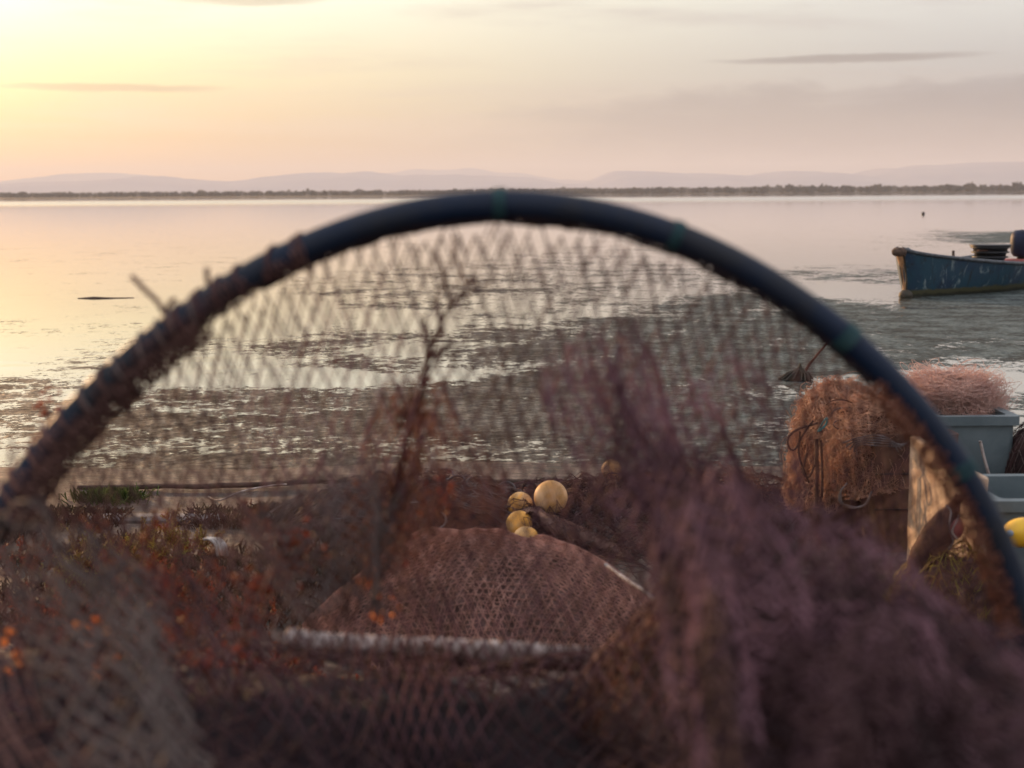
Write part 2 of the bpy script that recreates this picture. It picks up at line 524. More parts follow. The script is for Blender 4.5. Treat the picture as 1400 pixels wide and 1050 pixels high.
def water_mat():
    m = bpy.data.materials.new('lagoon water and weed'); m.use_nodes = True
    n = NT(m.node_tree)
    P = n.add('ShaderNodeNewGeometry').outputs['Position']
    cov = n.add('ShaderNodeAttribute', attribute_name='cover').outputs['Fac']
    grn = n.add('ShaderNodeAttribute', attribute_name='green').outputs['Fac']
    na = n.noise(P, .8, 9, .66, .5)
    nb = n.noise(P, 5.5, 7, .68, .4)
    nc_ = n.noise(P, 19, 5, .7, .3)
    nn = n.math('ADD', n.math('ADD', n.math('MULTIPLY', na, .36), n.math('MULTIPLY', nb, .34)), n.math('MULTIPLY', nc_, .30))
    nn = n.math('ADD', n.math('MULTIPLY', nn, 2.6), -.80)
    thr = n.math('SUBTRACT', .80, n.math('MULTIPLY', cov, .54))
    msk = n.ramp(n.math('SUBTRACT', nn, thr), -.02, .03)
    # weed
    d1 = n.math('ADD', n.math('MULTIPLY', n.noise(P, 17, 8, .78), .62), n.math('MULTIPLY', n.noise(P, 2.6, 4, .6), .38))
    colA = n.mix(n.ramp(d1, .42, .60), (.006, .006, .005), (.080, .068, .056))
    colB = n.mix(n.ramp(d1, .42, .60), (.010, .016, .015), (.085, .112, .100))
    colw = n.mix(grn, colA, colB)
    hh = n.math('ADD', n.math('MULTIPLY', d1, .6), n.math('MULTIPLY', n.noise(P, 7, 5, .6), 1.4))
    bw = n.add('ShaderNodeBump', {'Strength': 1.0, 'Distance': .04, 'Height': hh})
    weed = n.add('ShaderNodeBsdfPrincipled', {'Base Color': colw, 'Roughness': n.ramp(d1, .4, .6, .9, .5), 'Specular IOR Level': .32, 'Normal': bw})
    # open water: calm, slight long ripples
    sx = n.add('ShaderNodeMapping', {'Vector': P, 'Scale': (.5, 1.6, 1)}).outputs[0]
    bo = n.add('ShaderNodeBump', {'Strength': .5, 'Distance': .0045, 'Height': n.noise(sx, 3.0, 4, .5)})
    rip = n.add('ShaderNodeAttribute', attribute_name='ripple').outputs['Fac']
    gloss = n.add('ShaderNodeBsdfGlossy', {'Color': (.95, .95, .95), 'Roughness': n.math('ADD', .035, n.math('MULTIPLY', rip, .25)), 'Normal': bo})
    mud = n.add('ShaderNodeBsdfDiffuse', {'Color': (.16, .13, .10)})
    fr = n.add('ShaderNodeFresnel', {'IOR': 1.333, 'Normal': bo})
    fac = n.math('ADD', n.math('MULTIPLY', fr, .82), n.math('SUBTRACT', .28, n.math('MULTIPLY', rip, .4)), clamp=True)
    wat = n.add('ShaderNodeMixShader', {0: fac, 1: mud, 2: gloss})
    out = n.add('ShaderNodeMixShader', {0: msk, 1: wat, 2: weed})
    n.add('ShaderNodeOutputMaterial', {0: out})
    return m


def ground_mat():
    m = bpy.data.materials.new('shore mud'); m.use_nodes = True
    n = NT(m.node_tree)
    P = n.add('ShaderNodeNewGeometry').outputs['Position']
    st = n.add('ShaderNodeMapping', {'Vector': P, 'Scale': (.35, 3.0, 1)}).outputs[0]
    a = n.noise(st, 3.0, 7, .65, .5)
    b = n.noise(P, 30, 6, .7)
    c = n.mix(n.ramp(a, .38, .62), (.035, .022, .017), (.13, .082, .060))
    c = n.mix(n.ramp(b, .45, .7), c, (.19, .135, .10))
    c = n.mix(n.ramp(n.noise(P, 4, 5, .6), .58, .66), c, (.035, .030, .022))
    bp = n.add('ShaderNodeBump', {'Strength': 1.0, 'Distance': .02, 'Height': n.math('ADD', a, n.math('MULTIPLY', b, .6))})
    s = n.add('ShaderNodeBsdfPrincipled', {'Base Color': c, 'Roughness': .65, 'Specular IOR Level': .4, 'Normal': bp})
    n.add('ShaderNodeOutputMaterial', {0: s})
    return m


def hull_mat():
    m = bpy.data.materials.new('worn blue hull paint'); m.use_nodes = True
    n = NT(m.node_tree)
    P = n.add('ShaderNodeNewGeometry').outputs['Position']
    z = n.add('ShaderNodeSeparateXYZ', {0: P}).outputs[2]
    st = n.add('ShaderNodeMapping', {'Vector': P, 'Scale': (2.2, 2.2, 1.0)}).outputs[0]
    a = n.noise(st, 3.2, 8, .72, 1.0)
    blue = n.mix(n.ramp(n.noise(P, 2.0, 4, .5), .4, .6), (.004, .026, .060), (.006, .046, .075))
    c = n.mix(n.ramp(a, .55, .66), blue, (.20, .25, .25))
    c = n.mix(n.ramp(n.noise(st, 6, 6, .7, .6), .52, .66), c, (.008, .014, .022))
    zz = n.math('ADD', z, n.math('MULTIPLY', n.noise(P, 5, 5, .7), .11))
    c = n.mix(n.ramp(zz, .165, .13), c, (.065, .062, .026))
    c = n.mix(n.ramp(zz, .105, .08), c, (.02, .022, .012))
    bp = n.add('ShaderNodeBump', {'Strength': .5, 'Distance': .004, 'Height': a})
    s = n.add('ShaderNodeBsdfPrincipled', {'Base Color': c, 'Roughness': .55, 'Normal': bp})
    n.add('ShaderNodeOutputMaterial', {0: s})
    return m


M['water'] = water_mat(); M['mud'] = ground_mat(); M['hull'] = hull_mat()
M['stemwood'] = mat('worn stem timber', (.62, .34, .17), .6, .3, (.42, .22, .11), 14)
M['rail'] = mat('gunwale rubber', (.09, .10, .11), .55, .4, (.045, .05, .055), 16)
M['boat_in'] = mat('inner hull', (.05, .12, .19), .6, .3, (.14, .17, .18), 9)

# ------------------------------------------------------------------ water sheet with weed cover map
# where the floating weed lies: (photo x, photo y on the water, cover)
CM = np.array([
    (0, 300, 0), (350, 290, 0), (700, 300, .0), (1000, 300, 0), (1200, 285, 0), (0, 400, .12), (140, 405, .2), (300, 400, .1), (450, 350, .12), (600, 340, .2),
    (560, 385, .42), (520, 400, .52), (700, 402, .55), (640, 410, .5), (560, 412, .48), (700, 420, .3), (780, 385, .5), (860, 380, .5), (760, 400, .45), (880, 408, .5), (950, 395, .4), (800, 428, .42), (660, 430, .4), (560, 440, .15), (420, 430, .08), (300, 440, .06),
    (1000, 415, .9), (900, 425, .8), (860, 440, .85), (820, 470, .92), (740, 480, .88), (680, 460, .7), (600, 463, .62), (480, 463, .62), (400, 467, .5), (540, 480, .12), (420, 490, .5), (480, 495, .7), (560, 500, .72), (640, 497, .68), (700, 505, .55), (600, 515, .15), (450, 515, .05), (300, 515, .0), (220, 520, .05), (300, 490, .1), (330, 455, .1),
    (285, 470, .62), (250, 485, .62), (310, 474, .5), (95, 493, .5), (120, 500, .5), (60, 480, .15), (0, 505, .1), (40, 522, .72), (80, 518, .6), (10, 530, .7), (120, 540, .2), (60, 545, .62), (0, 560, .62), (50, 580, .55), (0, 600, .5), (0, 630, .4), (60, 620, .5),
    (180, 543, .68), (250, 545, .9), (400, 545, .9), (550, 540, .9), (680, 520, .95), (620, 530, .95), (800, 510, .98), (900, 480, 1.), (1000, 460, 1.), (1000, 520, .98), (900, 560, .92), (780, 560, .9), (640, 570, .9), (500, 570, .9), (380, 570, .9), (250, 575, .85), (180, 600, .62),
    (250, 610, .55), (360, 600, .60), (450, 605, .62), (540, 612, .74), (640, 600, .9), (640, 615, .92), (740, 605, .9), (820, 620, .92), (850, 600, .88), (700, 585, .9), (580, 590, .88), (950, 610, .7), (700, 628, .85), (560, 640, .85), (400, 640, .9), (250, 640, .85), (130, 650, .8), (850, 640, .9), (1000, 640, .8), (1060, 620, .7),
    (1060, 560, .9), (1100, 500, 1.), (1150, 440, 1.), (1130, 415, .85), (1180, 412, .6), (1090, 405, .5), (1080, 385, .3), (1110, 374, .58), (1170, 378, .6), (1215, 379, .6), (1150, 395, .0), (1200, 400, .1), (1060, 355, .0), (1150, 350, .0), (1110, 330, .12), (1190, 320, .12),
    (1230, 415, .55), (1215, 405, .4), (1300, 410, .9), (1380, 405, .9), (1400, 415, .95), (1250, 440, 1.), (1350, 440, 1.), (1400, 480, .95), (1300, 470, .95), (1250, 495, .8), (1320, 495, .62), (1250, 520, .12), (1330, 522, .0), (1400, 525, .05), (1350, 545, .55), (1400, 545, .6), (1300, 545, .35), (1380, 570, .5), (1340, 600, .6), (1400, 620, .6), (1220, 560, .6),
    (1270, 322, .45), (1300, 326, .75), (1340, 327, .85), (1380, 325, .95), (1400, 324, 1.), (1300, 338, .3), (1340, 340, .35), (1250, 330, .3), (1280, 345, .0), (1230, 312, .0), (1350, 310, .0), (1400, 308, .0), (1400, 345, .3), (1300, 300, 0)], float)


def cover(X, Y):
    d = np.maximum(Y, 1.0)
    # position on the water in the measuring frame of the photograph
    c = np.stack([X, Y, np.full_like(X, -CH)], -1) @ RM
    px = 700 + FPX * c[..., 0] / -c[..., 2]; py = 525 - FPX * c[..., 1] / -c[..., 2]
    dx = (px[..., None] - CM[:, 0]) / 60.0
    dy = (py[..., None] - CM[:, 1]) / 11.0
    wt = 1.0 / (dx * dx + dy * dy + .12) ** 1.8
    v = (wt * CM[:, 2]).sum(-1) / wt.sum(-1)
    v = np.where(py < 298, v * 0, v)
    v = np.where(Y < 3, .9, v)
    return v, px, py


xs = np.concatenate([[-8000, -2500, -900, -350, -120, -50, -25], np.arange(-16, 22.01, .16), [30, 50, 120, 350, 900, 2500, 8000]])
ys = np.concatenate([[-60, -10, 3], np.arange(5.0, 24, .12), np.arange(24, 60, .5), np.arange(60, 130, 5), np.arange(130, 800, 30), [1000, 1300, 2500, 5000, 8000]])
X, Y = np.meshgrid(xs, ys, indexing='ij')
cv_, px_, py_ = cover(X, Y)
wb = MB(); wb.grid(np.stack([X, Y, X * 0], -1))
wo = wb.build('lagoon_water', M['water'])
tag(wo, kind='structure')
for nm, arr in (('cover', cv_), ('green', smoothstep(600, 1150, px_)), ('ripple', np.exp(-((Y - 330) / 90) ** 2))):
    at_ = wo.data.attributes.new(nm, 'FLOAT', 'POINT')
    at_.data.foreach_set('value', arr.astype(np.float32).ravel())

# ------------------------------------------------------------------ shore ground
def gz(x, y):
    ysh = 6.75 + .28 * n1d(np.asarray(x) * .8, 3, 3)
    t = ysh - y
    z = -.06 + .085 * smoothstep(-.3, .15, t) + .10 * smoothstep(.35, .62, t) + .09 * smoothstep(.8, 2.6, t)
    P = np.stack([np.asarray(x, float), np.asarray(y, float) + 0 * x, 0 * x], -1)
    return z + .018 * fbm(P * np.array([1.5, 5, 1]), 5, 4) * smoothstep(-.1, .4, t)


gx = np.concatenate([[-60, -25, -12, -8], np.arange(-5, 6, .045), [8, 12, 25, 60]])
gy = np.concatenate([[-40, -15, -5, -2], np.arange(-.5, 7.6, .045), [8.0, 8.6]])
X, Y = np.meshgrid(gx, gy, indexing='ij')
Z = gz(X, Y)
g_ = MB(); g_.grid(np.stack([X, Y, Z], -1))
tag(g_.build('shore_ground', M['mud']), kind='structure')

# ------------------------------------------------------------------ far shore, wood, hills
fs = MB()
xx = np.linspace(-1500, 1500, 300)
yy = np.array([1150, 1165, 1200, 1400, 2600])
X, Y = np.meshgrid(xx, yy, indexing='ij')
edge = 60 * n1d(xx / 160, 9, 3)[:, None] + np.where(xx < -50, 0, 120)[:, None]
Z = np.array([-.4, .5, .9, 1.5, 2.0])[None] + .3 * n1d(xx / 9, 4)[:, None]
fs.grid(np.stack([X, Y + edge, Z], -1))
tag(fs.build('far_shore', M['far_soil']), kind='structure')

# distant wood on the far shore: one mass of many crowns made of leaf clumps
g = np.random.default_rng(3)
V, F = [], []
NT_ = 2000
tx = g.uniform(-900, 900, NT_)
row = g.integers(0, 3, NT_)
ty = 1300 + row * 330 + g.uniform(-30, 30, NT_)
base = 4.0 + 1.0 * n1d(tx / 60, 12, 3) + smoothstep(-200, 400, tx) * 1.4 + row * .8
ht = np.clip(base * g.uniform(.8, 1.12, NT_) + (g.random(NT_) > .975) * 2.2, 2.5, 12)
# low bushes on the shoreline at the left
NB = 500
bx = g.uniform(-700, 120, NB); by = 1215 + g.uniform(0, 50, NB)
tx = np.r_[tx, bx]; ty = np.r_[ty, by]; ht = np.r_[ht, g.uniform(1.5, 3.2, NB)]
K = 46
n = len(tx)
cx = np.repeat(tx, K); cy = np.repeat(ty, K); ch = np.repeat(ht, K)
dirs = g.normal(size=(n * K, 3)); dirs /= np.linalg.norm(dirs, axis=1)[:, None]
rad = g.uniform(.5, 1.0, n * K)[:, None]
cen = np.c_[cx, cy, 1.0 + ch * .52] + dirs * rad * np.c_[ch * .62, ch * .62, ch * .5]
a = g.normal(size=(n * K, 3)); a /= np.linalg.norm(a, axis=1)[:, None]
b = np.cross(a, g.normal(size=(n * K, 3))); b /= np.linalg.norm(b, axis=1)[:, None]
s = (ch * g.uniform(.12, .26, n * K))[:, None]
Q = np.stack([cen - a * s - b * s * .6, cen + a * s - b * s, cen + a * s * .8 + b * s, cen - a * s + b * s * .7], 1)
dw = MB(); dw.add(Q.reshape(-1, 3), np.arange(n * K * 4).reshape(-1, 4))
tag(dw.build('distant_wood', M['far_wood'], smooth=False), 'low hazy belt of trees along the far shore', 'wood', kind='stuff')


def hills(name, pts, Y0, depth, seed):
    pts = np.array(pts, float)
    xs_ = np.linspace(pts[0, 0], pts[-1, 0], 400)
    top = np.interp(xs_, pts[:, 0], pts[:, 1]) + 4.2 * n1d(xs_ / 34, seed, 6)
    W = np.array([at(x, y, Y0) for x, y in zip(xs_, top)])
    vs = np.linspace(0, 1, 24)
    rise = np.sin(vs * math.pi / 2 * 1.0)
    X = W[:, 0:1] + 0 * vs
    Yg = Y0 - depth * (1 - vs)[None] + 0 * X
    P = np.stack([X / 500, Yg / 500, 0 * X], -1)
    Z = W[:, 2:3] * rise ** 1.2 * (1 + .25 * fbm(P, seed + 5, 4) * (1 - vs) * 1.0)
    m = MB(); m.grid(np.stack([X, Yg, Z], -1))
    Yb = Y0 + depth * vs[None] + 0 * X
    m.grid(np.stack([X, Yb, W[:, 2:3] * np.cos(vs * math.pi / 2) + 0 * X], -1))
    tag(m.build(name, M['hill']), kind='structure')


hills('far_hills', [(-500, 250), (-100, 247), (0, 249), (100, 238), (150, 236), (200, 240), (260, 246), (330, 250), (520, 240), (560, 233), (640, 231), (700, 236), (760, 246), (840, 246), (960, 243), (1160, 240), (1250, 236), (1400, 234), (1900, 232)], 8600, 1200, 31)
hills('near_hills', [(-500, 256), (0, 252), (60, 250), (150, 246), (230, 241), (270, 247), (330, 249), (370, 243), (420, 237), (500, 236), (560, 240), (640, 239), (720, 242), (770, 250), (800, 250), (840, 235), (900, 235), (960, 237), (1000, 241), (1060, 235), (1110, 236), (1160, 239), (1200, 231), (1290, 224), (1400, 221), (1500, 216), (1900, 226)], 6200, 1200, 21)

# haze
hz = MB(); hz.box((0, 4200, -2.0), (19000, 12000, 205))
hm = bpy.data.materials.new('haze'); hm.use_nodes = True
n = NT(hm.node_tree)
pv = n.add('ShaderNodeVolumePrincipled', {'Color': (.87, .90, .98), 'Density': 2.0e-4, 'Anisotropy': 0.15})
n.add('ShaderNodeOutputMaterial', {'Volume': pv})
tag(hz.build('haze', hm, smooth=False), 'thin evening haze over the lagoon', 'haze', kind='stuff')

# ------------------------------------------------------------------ motor boat
bow = ground(1239, 406, 0.0)
stern = np.array([7.20, 20.05, 0.0])
ax_ = stern - bow; LB = np.linalg.norm(ax_); ax_ /= LB
lt = np.array([-ax_[1], ax_[0], 0.0])          # points away from the camera side
if lt[1] < 0: lt = -lt
boat = thing('motor_boat', bow, 'worn blue wooden fishing boat with orange lit stem, lying at the weed edge', 'boat')
zs = lambda t: .60 - .29 * np.clip(t / .62, 0, 1) ** .58 * (1 - .18 * np.clip(t, 0, 1)) + .05 * np.clip(t - .6, 0, 1)
hb = lambda t: .03 + .60 * np.clip(t / .50, 0, 1) ** .62 * (1 - .10 * np.clip(t - .5, 0, 1))


def bl(t, side, z):
    """boat local -> world; t along 0..1, side metres, z"""
    t = np.asarray(t, float)
    return bow[None] + ax_[None] * (t * LB)[..., None] + lt[None] * np.asarray(side)[..., None] + np.array([0, 0, 1.])[None] * np.asarray(z)[..., None]


nt = 40
tt = np.linspace(0, 1, nt)
def hullgrid(inset, zoff):
    G = []
    sv = np.linspace(-1, 1, 27)
    for t in tt:
        w_ = max(hb(t) - inset, .012); zt = zs(t) + zoff; zk = -.10 - .05 * math.sin(min(t * 2, 1) * 1.57) + inset
        c = np.abs(sv)
        side = np.sign(sv) * w_ * c ** .45
        zz = zk + (zt - zk) * c ** 2.2
        rake = -.20 * (np.clip((zz + .05) / .6, 0, 1)) * (1 - min(t * 5, 1)) / LB * 1.0
        G.append(bl(t + rake + 0 * c, side, zz))
    return np.array(G)
hm_ = MB().grid(hullgrid(0, 0)); 
tr_ = hullgrid(0, 0)[-1]; st = hm_.n
hm_.add(np.vstack([tr_, tr_.mean(0)[None]]), np.stack([np.arange(26), np.arange(1, 27), np.full(26, 27)], -1))
hm_.build('hull', M['hull'], boat)
MB().grid(hullgrid(.035, .002), flip=True).build('inner_hull', M['boat_in'], boat)
HG = hullgrid(0, 0)
for sgn in (0, -1):
    P = HG[:, sgn] + np.array([0, 0, .008])
    MB().tube(P, .024, 8).build('gunwale', M['rail'], boat)
# stem timber: broad worn face at the bow
zq = np.linspace(-.08, .57, 14)
G = []
for z in zq:
    rk = -.20 * np.clip((z + .05) / .6, 0, 1) - .015 + .10 * math.sin(np.clip(z / .57, 0, 1) * 3.14) * .5
    wd = .03 + .035 * np.clip(z / .57, 0, 1)
    G.append([bl(np.array([(rk + .10) / LB]), np.array([sd * wd * 1.2]), np.array([z]))[0] if abs(sd) == 1 else bl(np.array([(rk - .03 * (1 - sd * sd)) / LB]), np.array([sd * wd]), np.array([z]))[0] for sd in (-1, -.6, 0, .6, 1)])
MB().grid(np.array(G)).build('stem_post', M['stemwood'], boat)
MB().lathe([(1e-4, -.09), (.035, -.085), (.052, -.06), (.056, 0), (.052, .06), (.035, .085), (1e-4, .09)], bl(np.array([-.21 / LB]), np.array([0.]), np.array([.565]))[0], 16, lt).build('bow_fender', M['ash'], boat)
MB().grid(np.array([[bl(np.array([t]), np.array([sd * (hb(t) - .02)]), np.array([zs(t) - .012 + .03 * (1 - sd * sd)]))[0] for sd in np.linspace(-1, 1, 7)] for t in np.linspace(0.0, .24, 8)])).build('fore_deck', M['boat_in'], boat)
MB().box(bl(np.array([.62]), np.array([0.]), np.array([.20]))[0], (.22, 1.05, .03), math.atan2(ax_[1], ax_[0])).build('thwart', M['boat_in'], boat, False)
MB().tube([bl(np.array([.2]), np.array([-.28]), np.array([.42]))[0], bl(np.array([.19]), np.array([-.29]), np.array([.56]))[0]], .018, 8).build('cleat', M['ash'], boat)
mo = bl(np.array([.91]), np.array([-.1]), np.array([0.05]))[0]
cw = MB(); cw.lathe([(0, .34), (.10, .35), (.135, .40), (.15, .50), (.15, .60), (.135, .67), (.09, .71), (0, .72)], mo, 20)
cwo = cw.build('outboard_motor', M['navy'], boat)
mm = MB(); mm.lathe([(0, -.3), (.04, -.3), (.05, .1), (.06, .34), (0, .345)], mo, 10); mm.build('drive_leg', M['black'], cwo)
mr = MB(); mr.tube([bl(np.array([-.20 / LB]), np.array([-.06]), np.array([.52]))[0], bl(np.array([-.15 / LB]), np.array([-.08]), np.array([.22]))[0], bl(np.array([-.16 / LB]), np.array([-.08]), np.array([0.0]))[0]], .012, 6)
mr.build('mooring_rope', M['weed'], boat)
wd_ = MB(); cb = bl(np.array([-.20 / LB]), np.array([-.1]), np.array([.03]))[0]
wd_.lathe([(0, -.06), (.06, -.05), (.09, -.01), (.08, .04), (.04, .07), (0, .075)], cb, 12)
tag(wd_.build('mooring_float', M['weed']), 'small dark weedy float under the bow of the blue boat', 'float')

MB().box(bl(np.array([.66]), np.array([0.]), np.array([.232]))[0], (.44, .8, .12), math.atan2(ax_[1], ax_[0]), 1, .01).build('seat_box', M['boat_in'], boat, False)
tb = bl(np.array([.655]), np.array([-.05]), np.array([.354]))[0]
tub = thing('round_tub', tb, 'stack of black round rubber tubs standing in the blue boat', 'tub')
tm = MB()
for k in range(3):
    z = k * .065 + .02
    r = .20 + .012 * k
    tm.lathe([(r - .03, z - .02), (r, z + .035), (r + .035, z + .04), (r + .037, z + .058), (r + .005, z + .062)], tb, 26)
tm.lathe([(.0, .01), (.18, .01), (.235, .21), (.27, .215), (.27, .235), (.2, .238), (0, .23)], tb, 26)
tm.build('tub_body', M['black'], tub)
for k in (0, 1):
    P = [np.array(tb) + (ax_ * (.22 + .05 * math.sin(a)) * (1 if k else -1) + lt * .07 * math.cos(a) + np.array([0, 0, .16 + .0 * a])) for a in np.linspace(0, math.pi, 10)]
    MB().tube(P, .010, 6).build('handle', M['fibre_core'], tub)
rc = bl(np.array([.86]), np.array([-.1]), np.array([.20]))[0]
tag(MB().box(rc, (.42, .4, .17), math.atan2(ax_[1], ax_[0]), 1, .02).build('fish_crate', M['red']), 'faded red crate between the black tubs and the outboard motor', 'crate')

# mooring stake, buoy, driftwood
ms = ground(1088, 519, 0)
stk = thing('mooring_stake', ms, 'thin leaning stake ringed with a clump of dark weed', 'stake')
MB().tube([ms + [-.0, 0, -.05], ms + [.10, .02, .11], ms + [.235, .05, .265]], [.011, .009, .007], 6).build('stick', M['twig'], stk)
wm = MB()
for k in range(120):
    a = rng.uniform(0, 6.28); r = rng.uniform(.02, .13)
    wm.tube([ms + [0.03, 0, .12 * (1 - r * 3)], ms + [.02 + math.cos(a) * r * .6, math.sin(a) * r * .6, .05], ms + [math.cos(a) * r, math.sin(a) * r, .004]], .006, 4, cap=False)
wm.build('weed_clump', M['weed'], stk)
by = ground(1262, 293, 0)
tag(MB().lathe([(1e-4, -.05), (.08, 0), (.10, .05), (.07, .12), (1e-4, .15)], by, 12).build('marker_buoy', M['black']), 'tiny dark marker buoy alone on open water beyond the blue boat', 'buoy')
dwp = ground(138, 408, 0)
tag(MB().tube([dwp + [-.30, 0, .0], dwp + [-.1, .02, .005], dwp + [.1, 0, .0], dwp + [.42, .05, .0]], [.008, .018, .014, .006], 7).build('driftwood', M['ash']), 'dark driftwood stick floating on the bright water at left', 'driftwood')

# ------------------------------------------------------------------ netting heaps
def dome(cx, cy, rx, ry, h, seed, rot=0.0, pw=2.0, lump=.18, ls=5.0, base=None):
    c, s = math.cos(rot), math.sin(rot)

    def z(x, y):
        X = (x - cx) * c + (y - cy) * s; Yy = -(x - cx) * s + (y - cy) * c
        r = np.sqrt((X / rx) ** 2 + (Yy / ry) ** 2)
        hh = h * np.clip(1 - r ** pw, -.4, 1)
        P = np.stack([x * ls, y * ls, 0 * x], -1)
        return (gz(cx, cy) if base is None else base) - .01 + hh + lump * h * fbm(P, seed, 4) * np.clip(1.25 - r, 0, 1)
    return z


def heap(name, label, cx, cy, rx, ry, h, seed, mats, cell=.018, tw=.0009, layers=2, rot=0, pw=2.0, lump=.18, ls=5.0, warp=.25, lift=.006, group=None, core='core_brown', span=1.06, base=None, stretch=1.0, fold=.012):
    zf = dome(cx, cy, rx, ry, h, seed, rot, pw, lump, ls, base)
    root = thing(name, (cx, cy, float(gz(cx, cy)) if base is None else base), label, 'netting', group)
    nx = 90
    a = np.linspace(-span, span, nx)
    A, B = np.meshgrid(a, a, indexing='ij')
    c, s = math.cos(rot), math.sin(rot)

    def pos(A, B, dz):
        X = A * rx; Yy = B * ry
        x = cx + X * c - Yy * s; y = cy + X * s + Yy * c
        return np.stack([x, y, zf(x, y) + dz], -1)
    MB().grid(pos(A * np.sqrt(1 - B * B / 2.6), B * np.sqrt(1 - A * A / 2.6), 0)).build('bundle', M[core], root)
    for k in range(layers):
        th = 0.5 + 1.1 * k + seed

        def f(u, v):
            P = np.stack([u * 3, v * 3, 0 * u + k * 5.1], -1)
            wu = warp * fbm(P, seed + 20 + k, 3); wv = warp * fbm(P + 31.7, seed + 40 + k, 3)
            U = (u * 2 - 1) + wu; W = (v * 2 - 1) + wv
            ca, sa = math.cos(th), math.sin(th)
            Ar, Br = U * ca - W * sa, U * sa + W * ca
            Pm = np.stack([Ar * 5, Br * 5, 0 * u + k], -1)
            ridge = 1 - 2 * np.abs(vnoise(Pm * np.array([1.8, .6, 1]), seed + 7))
            return pos(Ar * np.sqrt(np.clip(1 - Br ** 2 / 2.6, .2, 1)), Br * np.sqrt(np.clip(1 - Ar ** 2 / 2.6, .2, 1)), lift * (k + .6) + fold * (ridge + .3) * (.4 + k))
        nu = int(2 * rx * 1.1 / cell * 1.0); nv = int(2 * ry * 1.1 / (cell * stretch))
        net_on(MB(), f, nu, nv, tw, 3, .02, .12, seed + k).build('netting', M[mats[k % len(mats)]], root)
    return root, zf


# brown mound in focus
mound, mz = heap('net_pile', 'smooth domed heap of brown netting in front of the yellow floats', -.07, 3.50, .47, .36, .225, 11, ['net_mound', 'net_mound', 'net_mound'], .0105, .00105, 3, .05, 2.2, .26, 4.2, .11, .004, stretch=1.7, fold=.003, core='core_brown')
ra = [at(828, 772, 3.30), at(850, 788, 3.20), at(885, 812, 3.08), at(915, 838, 3.0), at(945, 862, 2.92), at(975, 890, 2.85)]
tag(MB().tube(curve(ra, 24), .0048, 6).build('rope', M['pale_rope']), 'pale taut rope running down the right flank of the domed brown heap', 'rope')
# dark pile behind with the floats
pile, pz = heap('net_pile', 'dark tangled netting heap carrying the yellow floats', .42, 4.65, .62, .62, .085, 23, ['net_dark', 'net_brown', 'net_dark'], .02, .001, 3, .3, 1.8, .22, 5.0, .5, .008, fold=.02, core='core')
pile2, p2z = heap('net_pile', 'low reddish netting ridge behind the yellow floats', .26, 5.25, .55, .30, .04, 29, ['net_rust', 'net_dark'], .02, .001, 2, .1, 2.0, .25, 5.0, .4, .008, fold=.012, core='core_brown')
pile3, p3z = heap('net_pile', 'dark netting hump right of the floats crowned by a small pale float', .66, 4.95, .42, .42, .115, 37, ['net_dark', 'net_rust', 'net_brown'], .02, .001, 3, .0, 1.8, .25, 5.0, .5, .01, fold=.02, core='core')


def tangle(mb, cx, cy, zf, R, n, r, seed, steps=22, step=.012, lift=.012):
    g = np.random.default_rng(seed)
    a = g.uniform(0, 6.28, n); rr = np.sqrt(g.random(n)) * R
    p = np.stack([cx + rr * np.cos(a), cy + rr * np.sin(a)], -1)
    th = g.uniform(0, 6.28, n); k = g.normal(0, .35, n)
    pts = []
    li = g.uniform(0, lift, n)
    for s in range(steps):
        k += g.normal(0, .22, n); k *= .88
        th += k
        p = p + np.stack([np.cos(th), np.sin(th)], -1) * step
        z = zf(p[:, 0], p[:, 1]) + li + lift * (.5 + .5 * np.sin(s * .7 + a * 5))
        pts.append(np.c_[p, z])
    pts = np.array(pts)
    mb.segs(pts[:-1].reshape(-1, 3), pts[1:].reshape(-1, 3), r, 3)
    return mb


tangle(MB(), .60, 4.45, lambda x, y: np.maximum(pz(x, y), p3z(x, y)), .36, 900, .0011, 5, 24, .009, .02).build('loose_twine', M['net_grey'], pile)
tangle(MB(), .45, 4.75, pz, .4, 500, .0015, 6, 24, .012, .03).build('loose_twine', M['net_dark'], pile)
# red rim with pale edge rope at the left end of the pile
rb = [at(660, 690, 4.9), at(640, 700, 4.85), at(634, 712, 4.8), at(645, 724, 4.7), at(672, 735, 4.6)]
tag(MB().tube(curve(rb, 24), .007, 6).build('rope', M['grey_rope']), 'grey edge rope curling round the left end of the float pile', 'rope')


def float_ball(name, px, py, Y, dpx, label, m='float', tilt=(.2, -.3, 1), grp='floats resting on the netting', sq=1.0):
    c = at(px, py, Y)
    r = dpx / 2 / FPX * Y
    root = thing(name, c, label, 'float', grp)
    pr = [(r * math.sin(t) * 1.0 + 1e-5, -r * sq * math.cos(t)) for t in np.linspace(0, math.pi, 22)]
    ax = np.array(tilt, float); ax /= np.linalg.norm(ax)
    b = MB().lathe(pr, c, 32, ax).build('ball', M[m], root)
    MB().lathe([(r * .16, r * sq * .97), (r * .19, r * sq * 1.02), (r * .10, r * sq * 1.05), (r * .07, r * sq * .98)], c, 14, ax).build('eyelet', M['ash'], root)
    return root, c, r


